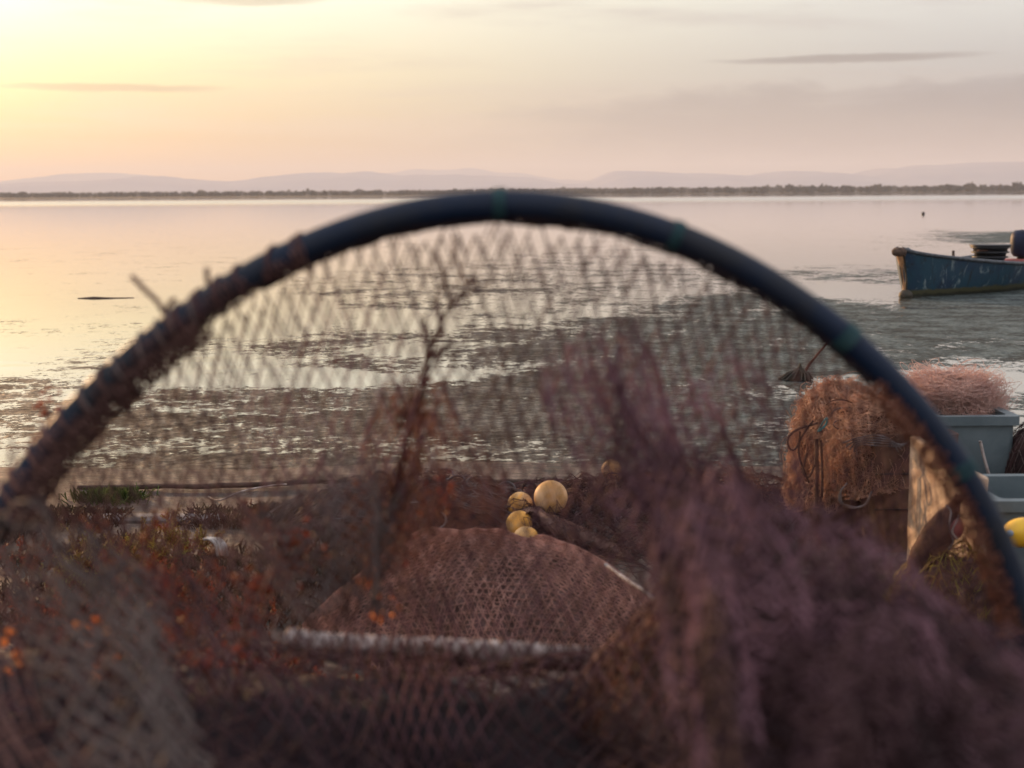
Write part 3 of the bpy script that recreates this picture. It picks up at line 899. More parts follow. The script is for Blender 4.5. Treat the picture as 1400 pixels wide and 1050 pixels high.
_, c1_, r1_ = float_ball('net_float', 753, 680, 4.55, 47, 'largest pale yellow float, topmost of the cluster', 'float_pale', (-.25, -.3, -1), sq=1.02)
float_ball('net_float', 711, 690, 4.62, 36, 'yellow float left of the largest one, half covered by netting', 'float', (-.6, .3, 1))
float_ball('net_float', 710, 716, 4.40, 37, 'yellow float directly above the crest of the brown heap', 'float', (-.9, .3, .3), sq=1.0)
float_ball('net_float', 719, 738, 4.25, 38, 'yellow float almost hidden behind the crest of the brown heap', 'float', (1, .3, .3))
float_ball('net_float', 836, 642, 5.0, 28, 'small pale float at the far end of the dark netting', 'float_pale', (1, .2, .4))
float_ball('net_float', 655, 738, 4.35, 24, 'small pale float left of the float cluster', 'float_pale', (1, .2, .4))
# netting flaps tucked between the floats
def flap(pts_top, pts_bot, Ya, Yb, nu, nv, m, parent, r=.0011, name='netting_flap', core=None, amp=.012):
    ta = curve([at(x, y, Ya) for x, y in pts_top], 60); tb_ = curve([at(x, y, Yb) for x, y in pts_bot], 60)
    def f(u, v):
        i = np.clip(u * 59, 0, 58.999); k = i.astype(int); fr = (i - k)[:, None]
        a = ta[k] * (1 - fr) + ta[k + 1] * fr; b = tb_[k] * (1 - fr) + tb_[k + 1] * fr
        p = a * (1 - v[:, None]) + b * v[:, None]
        P = np.stack([u * 7, v * 3, 0 * u], -1)
        p[:, 1] -= amp * (1 + fbm(P, 61, 3)) * np.sin(np.clip(v, 0, 1) * 3.1)
        return p
    if core:
        U, Vv = np.meshgrid(np.linspace(0, 1, 40), np.linspace(0, 1, 20), indexing='ij')
        Pg = f(U.ravel(), Vv.ravel()).reshape(40, 20, 3); Pg[..., 1] += .004
        Pb = Pg + np.array([0, .02, -.004])
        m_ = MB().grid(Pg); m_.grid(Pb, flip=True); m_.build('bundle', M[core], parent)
    return net_on(MB(), f, nu, nv, r, 3, .02, .15, 3).build(name, M[m], parent)
flap([(692, 722), (700, 705), (715, 695), (738, 692)], [(690, 745), (702, 742), (722, 700), (745, 712)], 4.5, 4.38, 30, 10, 'net_brown', pile, core='core')
fp_ = curve([at(738, 700, 4.42), at(752, 716, 4.36), at(785, 730, 4.3), at(825, 745, 4.22), at(865, 768, 4.12)], 60)
fr_ = np.interp(np.linspace(0, 1, 60), [0, .2, .55, 1], [.008, .022, .026, .012]) * (1 + .25 * n1d(np.arange(60) / 5, 3, 2))
MB().tube(fp_, fr_, 14).build('gathered_fold', M['core_brown'], pile)
def ffold(u, v):
    i = np.clip(u * 59, 0, 58.999); k = i.astype(int); q = (i - k)[:, None]
    p = fp_[k] * (1 - q) + fp_[k + 1] * q; ph = v * 6.283 + u * 5
    R_ = (fr_[k] + .003)[:, None] * (1 + .25 * n1d(ph * 2 + u * 3, 8, 2))[:, None]
    return p + R_ * np.stack([.3 * np.sin(ph), np.cos(ph), np.sin(ph)], -1)
net_on(MB(), ffold, 60, 16, .0012, 3, .02, .2, 3).build('netting_flap', M['net_brown'], pile)
flap([(664, 735), (680, 716), (690, 705), (700, 700)], [(660, 760), (680, 760), (690, 750), (705, 745)], 4.55, 4.38, 30, 12, 'net_brown', pile, core='core_brown', amp=.03)
MB().tube(curve([c1_ + [0.012, -.03, -r1_ * .9], c1_ + [-.004, -.09, -r1_ - .012], c1_ + [.02, -.13, -r1_ - .03], c1_ + [.08, -.17, -r1_ - .05]], 20), .005, 6).build('float_line', M['net_dark'], pile)

# left heap with coiled rope rings
hp, hz_ = heap('net_pile', 'dark low heap with grey loops of rope left of the floats', -.33, 4.72, .52, .34, .16, 41, ['net_dark', 'net_grey', 'net_dark'], .02, .001, 2, .0, 2.0, .25, 6, .5, .01, core='core')
g = np.random.default_rng(5)
for k in range(18):
    x = -.33 + g.uniform(-.42, .36); y = 4.55 + g.uniform(-.15, .2)
    z = float(hz_(np.array([x]), np.array([y]))[0]); R_ = g.uniform(.02, .045)
    a0 = g.uniform(0, 6.28); sp = g.uniform(2.2, 5.2); t = np.linspace(0, sp, 16)
    tz = g.uniform(.4, 1.2)
    P = np.stack([x + R_ * np.cos(a0 + t), y + R_ * .35 * np.sin(a0 + t), z + .015 + R_ * tz * (1 + np.sin(a0 + t)) * .7], -1)
    MB().tube(P, g.uniform(.003, .0055), 6).build('rope_loop', M['grey_rope'], hp)
tag(MB().tube(curve([ground(285, 686, .12) + [0, 0, .02], at(300, 684, 5.2), at(330, 672, 5.2), at(370, 664, 5.3), at(392, 662, 5.4)], 30), .0035, 6).build('cord', M['pale_rope']), 'thin pale cord arching over the bank above the low shrubs', 'cord')
# bleached plastic strips
sb = MB()
for k, dx in enumerate((0, 4, -5, 8)):
    sb.tube(curve([at(284 + dx, 735 + k, 3.6), at(292 + dx, 737, 3.58), at(300 + dx, 745, 3.55), at(303 + dx, 760, 3.55)], 14), .004, 5)
tag(sb.build('plastic_strip', M['white_line']), 'white curled plastic strips poking from the shrubs', 'strip')
# bank debris: added board in place of a pale puddle strip, drift log, grass
pl = ground(205, 716, .18)
tag(MB().box(pl + [0, 0, -.004], (.62, .10, .03), -.04, 1, .004).build('puddle_plank', M['puddle_plank'], None, 'angle'), 'grey board added in place of a pale puddle strip at left', 'puddle_plank')
lg = MB(); Pl = curve([(-1.75, 5.62, .14), (-1.2, 5.6, .15), (-.6, 5.66, .15), (-.2, 5.7, .145), (.1, 5.76, .12)], 50); Pl[:, 2] += .01 * n1d(np.arange(50) / 4, 8, 3)
lg.tube(Pl, .011 + .006 * n1d(np.arange(50) / 3, 5, 3), 10)
tag(lg.build('drift_log', M['ash']), 'long thin drift log along the edge of the muddy bank', 'log')
gr = MB(); g = np.random.default_rng(8)
c0 = ground(150, 684, .14)
n_ = 700
bx_ = c0[0] + g.normal(0, .06, n_); by_ = c0[1] + g.normal(0, .05, n_)
bz_ = gz(bx_, by_) - .005
tip = np.c_[bx_ + g.normal(0, .02, n_), by_ + g.normal(0, .02, n_), bz_ + g.uniform(.02, .05, n_)]
gr.segs(np.c_[bx_, by_, bz_], tip, .0022, 3)
tag(gr.build('green_grass', M['grass']), 'patch of short green grass on the muddy bank', 'grass', kind='stuff')

# ------------------------------------------------------------------ tubs and drying nets at the right
GZ = lambda x, y: float(gz(np.array([x]), np.array([y]))[0])


def open_tub(name, label, cx, cy, sx, sy, z0, z1, m, m_side=None, cat='tub', wall=.018, rz=0.0, lip=.014):
    root = thing(name, (cx, cy, z0), label, cat)
    b = MB()
    def ring(inset, z):
        X, Yh = sx / 2 - inset, sy / 2 - inset
        bev = .02
        pts = []
        for q, (ux, uy) in enumerate(((1, 1), (-1, 1), (-1, -1), (1, -1))):
            for t in range(4):
                a = math.pi / 2 * (q + t / 3)
                pts.append((ux * (X - bev) + bev * math.cos(a), uy * (Yh - bev) + bev * math.sin(a), z))
        p = np.array(pts); R = np.array([[math.cos(rz), -math.sin(rz)], [math.sin(rz), math.cos(rz)]])
        p[:, :2] = p[:, :2] @ R.T + [cx, cy]
        return p
    G = np.array([ring(.02, z0), ring(.0, z0 + .02), ring(0, z1 - .03), ring(-lip, z1 - .028), ring(-lip, z1), ring(wall, z1), ring(wall + .01, z0 + .02), ring(sx * .45, z0 + .02)])
    b.grid(np.transpose(G, (1, 0, 2)), closed_u=True)
    b.build('tub_wall', M[m], root, 'angle')
    return root, ring


# near big tub B: its sunlit left side shows right of the wooden box
TB, _ = open_tub('storage_tub', 'plain grey tub whose rim is crossed by grey rope, beside the yellow oval float', 1.52, 3.65, .62, .32, GZ(1.4, 3.8) - .01, .533, 'tub_grey')
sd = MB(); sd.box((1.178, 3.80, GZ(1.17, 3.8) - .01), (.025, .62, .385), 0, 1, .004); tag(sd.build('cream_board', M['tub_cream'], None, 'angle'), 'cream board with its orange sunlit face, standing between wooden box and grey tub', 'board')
TA, _ = open_tub('storage_tub', 'blue grey tub behind, holding pale netting and teal rope', 1.43, 4.52, .25, .36, .30, .612, 'tub_grey')
# the tub stands on a crate hidden behind the near tub
tag(MB().box((1.46, 4.52, GZ(1.5, 4.5) - .01), (.40, .40, .125), 0, 1, .01).build('pallet', M['wood'], None, 'angle'), 'low dark wooden pallet under the blue grey tub', 'pallet')
wr = [at(1340, 603, 4.31), at(1345, 625, 4.31), at(1352, 650, 4.31), at(1358, 680, 4.31), at(1362, 700, 4.31)]
tag(MB().tube(curve(wr, 20), .005, 6).build('rope', M['pale_rope']), 'pale rope hanging down the front of the blue grey tub', 'rope')
# wooden box C
WC, _ = open_tub('wooden_box', 'dark brown wooden box standing on end under the draped orange netting', 1.225, 4.40, .25, .32, GZ(1.1, 4.4) - .02, .572, 'wood', cat='box', lip=.004)
for z in (.34, .45):
    MB().box((1.225, 4.236, z), (.25, .004, .004)).build('board_seam', M['black'], WC, False)


def drape(name, label, cx, cy, ztop, rx, ry, zb, seed, n, mats, rr=.0007, core='fibre_core', cover=1.0, spread=.3, hang=1.0):
    """fine gillnet thrown over a support: core + thousands of hanging monofilaments"""
    root = thing(name, (cx, cy, zb), label, 'netting', 'gillnets drying at the tubs')
    g = np.random.default_rng(seed)

    def pos(th, s, off):
        """s 0..1 over the top, 1..2 down the side"""
        top = np.clip(s, 0, 1); dn = np.clip(s - 1, 0, 1)
        lum = 1 + .30 * fbm(np.stack([np.cos(th) * 1.6, np.sin(th) * 1.6, s * .9], -1), seed, 3)
        rad = (np.sin(top * 1.571) * .92 + spread * dn * .6) * lum
        H = ztop - zb
        z = ztop - .46 * H * (1 - np.cos(top * 1.571)) * 1.0 - dn * H * .56 * (1 - .25 * (1 + fbm(np.stack([np.cos(th) * 2, np.sin(th) * 2, 0 * th], -1), seed + 9, 2)) * hang)
        return np.stack([cx + (rx * rad + off) * np.cos(th), cy + (ry * rad + off) * np.sin(th), z + off * .8 * (1 - dn)], -1)
    th, s = np.meshgrid(np.linspace(0, 2 * math.pi, 64, endpoint=False), np.linspace(0, 1.95, 40), indexing='ij')
    P = pos(th.ravel(), s.ravel(), 0 * th.ravel() - .012).reshape(64, 40, 3)
    P += .022 * np.stack([fbm(P * 25, seed + k, 3) for k in range(3)], -1)
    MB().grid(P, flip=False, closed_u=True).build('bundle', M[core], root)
    def fn_(u, v):
        Pn = np.stack([u * 5, v * 4, 0 * u], -1)
        th_q = u * 6.283 + .5 * fbm(Pn, seed + 3, 3); s_q = np.clip(v * 1.98 + .22 * fbm(Pn + 5, seed + 4, 3), 0, 2.03)
        return pos(th_q, s_q, .006 + .018 * (1 + fbm(Pn * 3, seed + 6, 3)))
    for m_q in mats[:1]:
        net_on(MB(), fn_, 76, 46, rr * 1.15, 3, .06, .25, seed).build('netting', M[m_q], root)
    for q, mname in enumerate(mats):
        m = n // len(mats)
        th = g.uniform(0, 6.283, m); s = g.random(m) ** .8 * 1.5
        dth = g.normal(0, .10, m); ds = np.abs(g.normal(.042, .03, m)) * np.where(g.random(m) > .3, 1, -1)
        off = np.abs(g.normal(.004, .012, m)) * cover
        wv = g.uniform(.2, .9, m); ph = g.uniform(0, 6.28, m)
        pts = []
        for k in range(34):
            dth += g.normal(0, .045, m) * (s < 1.05); dth *= .9
            s = np.clip(s + ds * (.6 + .6 * (s > 1)), 0, 2.03)
            th = th + dth * (1.0 - .6 * (s > 1))
            p = pos(th, s, off + .010 * np.sin(k * wv + ph) * cover)
            p += g.normal(0, .0012, p.shape)
            pts.append(p)
        pts = np.array(pts)
        MB().segs(pts[:-1].reshape(-1, 3), pts[1:].reshape(-1, 3), rr, 3).build('filament', M[mname], root)
    return root, pos


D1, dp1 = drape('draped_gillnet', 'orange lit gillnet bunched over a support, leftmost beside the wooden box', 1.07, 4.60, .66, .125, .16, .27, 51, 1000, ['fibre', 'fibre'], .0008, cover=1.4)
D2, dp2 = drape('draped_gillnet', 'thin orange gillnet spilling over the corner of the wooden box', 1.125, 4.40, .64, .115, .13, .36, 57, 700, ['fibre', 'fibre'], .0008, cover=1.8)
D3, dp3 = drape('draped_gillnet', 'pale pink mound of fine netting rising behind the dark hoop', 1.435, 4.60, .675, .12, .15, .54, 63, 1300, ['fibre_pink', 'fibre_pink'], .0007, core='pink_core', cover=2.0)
# support post hidden under the first drape
tag(MB().box((1.055, 4.62, GZ(1.03, 4.62) - .02), (.14, .18, .38), .2, 1, .01).build('crate', M['wood'], None, 'angle'), 'wooden crate hidden inside the leftmost orange gillnet', 'crate')
# ropes in the drapes
def rope_obj(pts, r, m, parent, name='rope', nn=30):
    return MB().tube(curve(pts, nn), r, 6).build(name, M[m], parent)
for off in range(5):
    rope_obj([at(1152 + off * 5, 606 + off * 4, 4.2), at(1172, 599 + off * 2.5, 4.18), at(1198, 595 + off * 3.5, 4.18), at(1218 + off * 3, 602 + off * 2, 4.18), at(1228 + off * 4, 618 - off * 4, 4.18)], .0022, 'grey_rope', D2)
rope_obj([at(1118, 578, 4.38), at(1085, 590, 4.36), at(1077, 606, 4.36), at(1086, 615, 4.36), at(1100, 590, 4.36), at(1112, 575, 4.36)], .0035, 'sack', D1)
rope_obj([at(1094, 590, 4.36), at(1092, 620, 4.35), at(1100, 645, 4.35), at(1106, 660, 4.35)], .0032, 'sack', D1)
rope_obj([at(1116, 600, 4.34), at(1117, 650, 4.33), at(1116, 692, 4.33)], .006, 'sack', D1)
rope_obj([at(1122, 602, 4.34), at(1124, 640, 4.33), at(1124, 680, 4.33)], .004, 'sack', D1)
rope_obj([at(1103, 620, 4.34), at(1098, 645, 4.33), at(1106, 652, 4.33), at(1114, 635, 4.33)], .0035, 'sack', D1)
rope_obj([at(1118, 590, 4.36), at(1126, 576, 4.35), at(1131, 572, 4.35), at(1128, 582, 4.35), at(1119, 590, 4.35)], .003, 'teal_rope', D1)
rope_obj([at(1150, 668, 4.2), at(1148, 685, 4.19), at(1163, 694, 4.18), at(1182, 690, 4.18), at(1192, 672, 4.18)], .004, 'grey_rope', D2)
rope_obj([at(1158, 660, 4.2), at(1150, 672, 4.19), at(1152, 688, 4.18), at(1170, 694, 4.18)], .003, 'grey_rope', D2)
g = np.random.default_rng(4)
for k in range(9):
    x0, y0 = g.uniform(1120, 1200), g.uniform(545, 590)
    a = g.uniform(0, 6.28); R_ = g.uniform(10, 24)
    rope_obj([at(x0 + R_ * math.cos(a + t), y0 + .45 * R_ * math.sin(a + t), 4.37) for t in np.linspace(0, 4.5, 8)], .0022, ['grey_rope', 'sack', 'fibre_core'][k % 3], D1)
# teal rope in blue grey tub
tr2 = MB()
for k in range(14):
    x0, y0 = g.uniform(1315, 1375), g.uniform(588, 600)
    a = g.uniform(0, 6.28); R_ = g.uniform(8, 22)
    tr2.tube(curve([at(x0 + R_ * math.cos(a + t), y0 + .35 * R_ * math.sin(a + t), 4.45 + .04 * math.sin(t)) for t in np.linspace(0, 5, 8)], 24), .004, 5)
tag(tr2.build('rope_coil', M['teal_rope']), 'loosely coiled teal rope in the mouth of the blue grey tub', 'rope')
# dark rope pile in tub B and at right
rp, rpz = heap('rope_pile', 'dark tangle of netting heaped right of the blue grey tub', 1.62, 4.35, .13, .2, .40, 71, ['net_grey', 'net_dark'], .02, .001, 2, 0, 3.0, .15, 8, .4, .006, core='core')
rp['category'] = 'netting'
ro = MB()
for k in range(7):
    ro.tube(curve([at(1362 + k * 3, 688, 3.9), at(1372 + k * 4, 672 + k, 3.88), at(1388 + k * 3, 660 + 2 * k, 3.86), at(1412, 655 + 5 * k, 3.86), at(1440, 670, 3.86)], 20), .005, 6)
tag(ro.build('rope_coil', M['grey_rope']), 'grey rope bights lying over the rim of the near tub', 'rope')
# yellow oval float with grey plug
yf = at(1398, 728, 3.35)
YF = thing('oval_float', yf, 'bright yellow oval float with a grey plug at the right edge', 'float')
a_ = np.array([1, -.15, .18]); a_ /= np.linalg.norm(a_)
MB().lathe([(1e-4, -.045)] + [(.036 * math.sin(t) ** .8, -.045 * math.cos(t)) for t in np.linspace(.15, 2.99, 16)] + [(1e-4, .045)], yf, 26, a_).build('ball', M['yellow'], YF)
MB().lathe([(.0075, -.004), (.008, .003), (.004, .006), (1e-4, .006)], at(1381, 729, 3.315), 12, (-.3, -1, 0)).build('plug', M['eye'], YF)
# net heap beneath the yellow float, pale beads
heap('net_pile', 'rough dark netting below the bright yellow float', 1.30, 3.22, .24, .22, .22, 73, ['net_grey', 'net_dark'], .014, .0009, 2, 0, 2, .3, 9, .4, .006, core='core')
heap('net_pile', 'olive and rust netting heaped against the sunlit tub side', 1.10, 3.42, .20, .22, .21, 79, ['net_rust', 'net_brown', 'leaf_green'], .014, .0009, 3, 0, 2, .3, 9, .5, .008, core='core_brown')
# hanging brown sack with red float
sc_ = at(1277, 742, 3.42)
SK = thing('net_sack', sc_, 'dark brown mesh sack leaning on the sunlit tub side', 'sack')
ax = np.array([.42, -.1, .9]); ax /= np.linalg.norm(ax)
pr = [(1e-4, -.098), (.020, -.095), (.036, -.075), (.042, -.03), (.040, .02), (.030, .07), (.016, .10), (.010, .115), (.014, .130), (1e-4, .133)]
th_ = MB(); th_.lathe(pr, sc_, 24, ax)
for V_ in th_.V:
    V_ += .006 * np.stack([fbm(V_ * 22, 90 + k, 3) for k in range(3)], -1)
th_.build('sack_body', M['sack'], SK)
rope_obj([at(1293, 690, 3.38), at(1300, 700, 3.36), at(1298, 720, 3.34), at(1303, 740, 3.34), at(1296, 752, 3.34)], .0022, 'grey_rope', SK)
rf = at(1303, 722, 3.40)
RF = thing('round_float', rf, 'small faded red float tied beside the brown sack', 'float')
MB().lathe([(.025 * math.sin(t) + 1e-5, -.030 * math.cos(t)) for t in np.linspace(0, math.pi, 18)], rf, 22, (.3, 0, 1)).build('ball', M['red'], RF)
rope_obj([rf + [.0, -.03, -.02], rf + [-.012, -.034, 0], rf + [-.004, -.03, .02], rf + [0.01, -.01, .038]], .002, 'pale_rope', RF)

# ------------------------------------------------------------------ hoop net close to the camera
HY = 1.36
hp_ = [(286, 407), (224, 450), (157, 521), (95, 583), (29, 664), (0, 692), (350, 371), (430, 335), (525, 304), (600, 289), (675, 281), (750, 281), (820, 291), (875, 306), (950, 331), (1025, 370), (1090, 412), (1150, 458), (1217, 530), (1298, 611), (1345, 692), (1378, 773), (1390, 825)]
Wp = np.array([at(x, y, HY) for x, y in hp_])[:, [0, 2]]
HC = np.array([-.0154, .7526])
an = np.arctan2(Wp[:, 1] - HC[1], Wp[:, 0] - HC[0]); rr_ = np.hypot(*(Wp - HC).T)
def basis(a):
    return np.stack([a * 0 + 1] + [f_(k * a) for k in range(2, 6) for f_ in (np.cos, np.sin)], -1)
Bm = basis(an); Rg = np.diag([0] + [.02 * (k ** 1.5) for k in range(2, 6) for _ in (0, 1)])
co = np.linalg.solve(Bm.T @ Bm + Rg, Bm.T @ rr_)


def hoop(a, dr=0.0, dy=0.0):
    a = np.asarray(a, float)
    r = basis(a) @ co + dr
    lean = (HC[1] + r * np.sin(a) - .75) * .06
    return np.stack([HC[0] + r * np.cos(a), HY + dy + lean * 0, HC[1] + r * np.sin(a)], -1)


HN = thing('hoop_net', (HC[0], HY, .22), 'fyke net hoop of dark blue pipe with brown netting laced inside it', 'fishing net')
aa = np.linspace(0, 2 * math.pi, 160, endpoint=False)
MB().tube(hoop(aa), .0138, 18, closed=True).build('hoop', M['pipe'], HN)


def wrap(a0, width, turns, m, r=.0016, extra=.0005, name='lashing', tail=None):
    n_ = int(turns * 14)
    t = np.linspace(0, 1, n_)
    a = a0 + (t - .5) * width + (width / turns * .6 * n1d(t * turns * .9, int(abs(a0) * 50), 2) if turns > 5 and width > .1 else 0)
    P = hoop(a)
    T = hoop(a + .01) - P; T /= np.linalg.norm(T, axis=1)[:, None]
    nrm = np.cross(T, [0, 1., 0])
    ph = t * turns * 2 * math.pi
    Q = P + (.0138 + extra) * (np.cos(ph)[:, None] * nrm + np.sin(ph)[:, None] * np.array([0, 1., 0]))
    mb = MB().tube(Q, r, 5)
    if tail is not None:
        for tl in tail:
            mb.tube(curve(tl, 10), r, 5)
    return mb.build(name, M[m], HN)


def ang(px, py):
    p = at(px, py, HY); return math.atan2(p[2] - HC[1], p[0] - HC[0])


for (x, y), wd, tn in (((683, 281), .020, 6), ((925, 320), .018, 5), ((1156, 462), .028, 8), ((1318, 640), .03, 4)):
    wrap(ang(x, y), wd, tn, 'teal_tie')
# netting rolled over the hoop on its left limb and hanging laced under the whole arch
wrap(ang(200, 478), .30, 7, 'net_grey', .0016, .001, 'lacing')
wrap(ang(60, 625), .42, 9, 'net_brown', .002, .001, 'lacing')
wrap(ang(330, 383), .30, 6, 'net_dark', .0022, .001, 'lacing')
# net roll along the inner edge of the left limb
def roll(a0, a1, dr, rad, m, nu=120, nv=10, tw=.0012, seed=2, dy=.0):
    def f(u, v):
        a = a0 + (a1 - a0) * u
        P = hoop(a, dr)
        T = hoop(a + .01) - hoop(a); T /= np.linalg.norm(T, axis=1)[:, None]
        nrm = np.cross(T, [0, 1., 0])
        ph = v * 2 * math.pi
        R_ = rad * (1 + .35 * n1d(u * 30 + seed, seed, 2))
        return P + R_[:, None] * (np.cos(ph)[:, None] * nrm + np.sin(ph)[:, None] * np.array([0, 1., 0])) + [0, dy, 0]
    net_on(MB(), f, nu, nv, tw, 3, 0, .2, seed).build('netting', M[m], HN)
roll(ang(0, 700), ang(420, 340), -.003, .0155, 'net_brown', 110, 8, .0010, 2)
roll(ang(0, 700), ang(260, 425), -.016, .015, 'net_brown', 90, 8, .0016, 3)
roll(ang(350, 371), ang(1200, 510), -.009, .009, 'net_black', 260, 9, .0015, 4, .002)
roll(ang(1200, 510), ang(1395, 860), -.012, .014, 'net_rust', 80, 7, .0012, 5)
# loose rope ends standing off the hoop
for P_ in ([(224, 428), (215, 412), (198, 396), (180, 377)], [(288, 398), (284, 385), (283, 376), (283, 366)], [(226, 430), (232, 415), (240, 408)]):
    MB().tube(curve([at(x, y, HY) for x, y in P_], 10), .0026, 6).build('rope_end', M['net_brown'], HN)

# curtain of netting inside the arch, hung from the hoop, gathered towards the ground
A0, A1 = ang(30, 664), ang(1385, 800)


def gath(x, v, cs):
    for c, a, s_ in cs:
        d = x - c
        x = x - a * d * np.exp(-(d / s_) ** 2) * v
    return x


def arch(dy0, dy1, seed, zb, cs, amp=.03, ff=9, lean=0.0, bdx=0):
    def f(u, v):
        a = A0 + (A1 - A0) * u
        P = hoop(a, -.006, dy0)
        vv = v
        xb = -.60 + 1.20 * u + bdx
        x = P[:, 0] * (1 - vv) + xb * vv + lean * np.sin(vv * 2.5) * .1
        x = gath(x, smoothstep(.1, .8, vv), cs)
        z = P[:, 2] * (1 - vv) + zb * vv
        z -= .02 * np.sin(vv * 3.14)
        y = P[:, 1] + (dy1 - dy0) * vv ** .8
        Pn = np.stack([x * ff, z * 2.0, 0 * x + seed], -1)
        y = y + amp * fbm(Pn, seed, 3) * smoothstep(0, .35, vv) * 2
        x = x + amp * .5 * fbm(Pn + 9.1, seed + 3, 3) * smoothstep(0, .35, vv)
        return np.stack([x, y, z], -1)
    return f


cs1 = [(-.10, .75, .16), (.12, .7, .14), (.36, .6, .16), (-.36, .55, .16)]
net_on(MB(), arch(0, .30, 3, .55, cs1), 148, 36, .00105, 3, .02, .07, 1).build('netting', M['net_dark'], HN)
net_on(MB(), arch(0.004, .16, 8, .60, [(-.12, .5, .2), (.18, .6, .2), (.42, .6, .2)], .02, 7), 110, 26, .0010, 3, .05, .12, 2).build('netting', M['net_mauve'], HN)


def sheet(top, bot, Yt, Yb, nu, nv, r, m, amp, ff, seed, parent=HN, drop=.04, name='netting', pinch=0.0):
    """ruffled piece of netting between two measured lines"""
    ta = curve([at(x, y, Yt) for x, y in top], 80); tb_ = curve([at(x, y, Yb) for x, y in bot], 80)
    def f(u, v):
        i = np.clip(u * 79, 0, 78.999); k = i.astype(int); fr = (i - k)[:, None]
        a = ta[k] * (1 - fr) + ta[k + 1] * fr; b = tb_[k] * (1 - fr) + tb_[k + 1] * fr
        p = a * (1 - v[:, None]) + b * v[:, None]
        env = .25 + .75 * np.sin(np.clip(v * .5 + .1, 0, 1) * 3.14)
        Pn = np.stack([u * ff, v * 1.6, 0 * u + seed * 3.3], -1)
        d = fbm(Pn, seed, 3)
        p[:, 1] += amp * d * env * 1.6
        p[:, 0] += amp * .7 * fbm(Pn + 4.4, seed + 2, 3) * env
        p[:, 2] += .045 * fbm(np.stack([u * 7, 0 * u + seed, 0 * u], -1), seed + 8, 3) * (1 - v)
        p[:, 2] += amp * .6 * fbm(Pn + 8.8, seed + 5, 2) * env * v
        return p
    return net_on(MB(), f, nu, nv, r, 3, drop, .2, seed).build(name, M[m], parent)


# upright gathered strands right of centre, rising out of the big mauve mass
sheet([(735, 530), (762, 470), (790, 450), (835, 530)], [(840, 700), (880, 690), (910, 690), (950, 700)], 1.34, 1.30, 20, 30, .0011, 'net_mauve', .03, 4, 101, drop=.12)
sheet([(812, 545), (848, 455), (872, 430), (905, 530)], [(850, 700), (890, 690), (930, 690), (960, 700)], 1.36, 1.30, 20, 30, .0011, 'net_mauve', .03, 4, 102, drop=.12)
sheet([(795, 520), (860, 500), (905, 520), (990, 560)], [(900, 900), (990, 880), (1080, 880), (1180, 900)], 1.33, 1.24, 30, 32, .0011, 'net_mauve', .04, 5, 103, drop=.15)
sheet([(860, 600), (890, 575), (915, 590), (930, 610)], [(940, 950), (1000, 930), (1060, 930), (1130, 950)], 1.31, 1.22, 14, 24, .0012, 'net_mauve', .03, 4, 104, drop=.2)
sheet([(930, 520), (980, 470), (1020, 500), (1060, 560)], [(940, 720), (1000, 700), (1060, 700), (1100, 720)], 1.36, 1.30, 18, 20, .0010, 'net_mauve', .03, 4, 105, drop=.25)
# the big mauve mass: several ruffled layers one behind another
tops = [[(880, 720), (915, 645), (1000, 650), (1100, 680), (1200, 735), (1275, 800), (1400, 900)],
        [(890, 760), (940, 680), (1020, 690), (1110, 720), (1190, 780), (1270, 830), (1400, 880)],
        [(910, 800), (955, 730), (1040, 730), (1120, 770), (1200, 800), (1290, 870), (1420, 920)],
        [(930, 850), (970, 790), (1060, 770), (1160, 800), (1260, 850), (1330, 920), (1420, 960)],
        [(950, 900), (990, 850), (1060, 840), (1180, 850), (1290, 900), (1360, 960), (1440, 1000)]]
for k, tp in enumerate(tops):
    Yk = 1.08 - .04 * k
    sheet(tp, [(960, 1130), (1040, 1130), (1150, 1130), (1300, 1130), (1460, 1130)], Yk, Yk - .12, 46, 30, .0013, ['net_mauve', 'net_mauve', 'net_dark', 'net_mauve', 'net_dark'][k], .045, 11, 120 + k, drop=.12)
    sheet([(x + 25, y + 30) for x, y in tp], [(960, 1130), (1040, 1130), (1150, 1130), (1300, 1130), (1460, 1130)], Yk + .03, Yk - .08, 40, 34, .0012, ['net_dark', 'net_black'][k % 2], .05, 9, 140 + k, drop=.12)  # dark sheets in between paint the shaded gaps of the mass
# reddish brown vertical folds left of centre, grey fan beside them
sheet([(500, 560), (560, 520), (620, 555), (690, 640)], [(450, 800), (520, 790), (600, 770), (680, 760)], 1.5, 1.42, 24, 22, .0011, 'net_rust', .03, 5, 161)
sheet([(330, 690), (420, 640), (500, 650), (560, 680)], [(400, 850), (450, 840), (500, 830), (540, 830)], 1.45, 1.35, 26, 22, .0013, 'net_grey', .03, 5, 162)
sheet([(350, 670), (450, 630), (540, 640), (600, 700)], [(420, 870), (470, 850), (510, 840), (560, 830)], 1.5, 1.4, 24, 18, .0012, 'net_brown', .03, 5, 163)
sheet([(0, 640), (60, 600), (140, 590), (260, 640), (360, 700)], [(40, 900), (120, 900), (240, 900), (340, 880), (420, 860)], 1.40, 1.30, 34, 18, .0010, 'net_brown', .035, 6, 164)
# grey gathered train of netting from the left foot of the arch to the bottom
sheet([(-20, 690), (60, 700), (130, 735), (200, 800)], [(90, 1120), (180, 1120), (260, 1120), (330, 1120)], 1.12, .90, 13, 24, .0016, 'net_beige', .025, 3, 170)
sheet([(60, 760), (120, 765), (180, 790), (210, 830)], [(150, 1120), (210, 1120), (250, 1120), (290, 1120)], 1.08, .88, 10, 18, .0017, 'net_beige', .02, 3, 171)



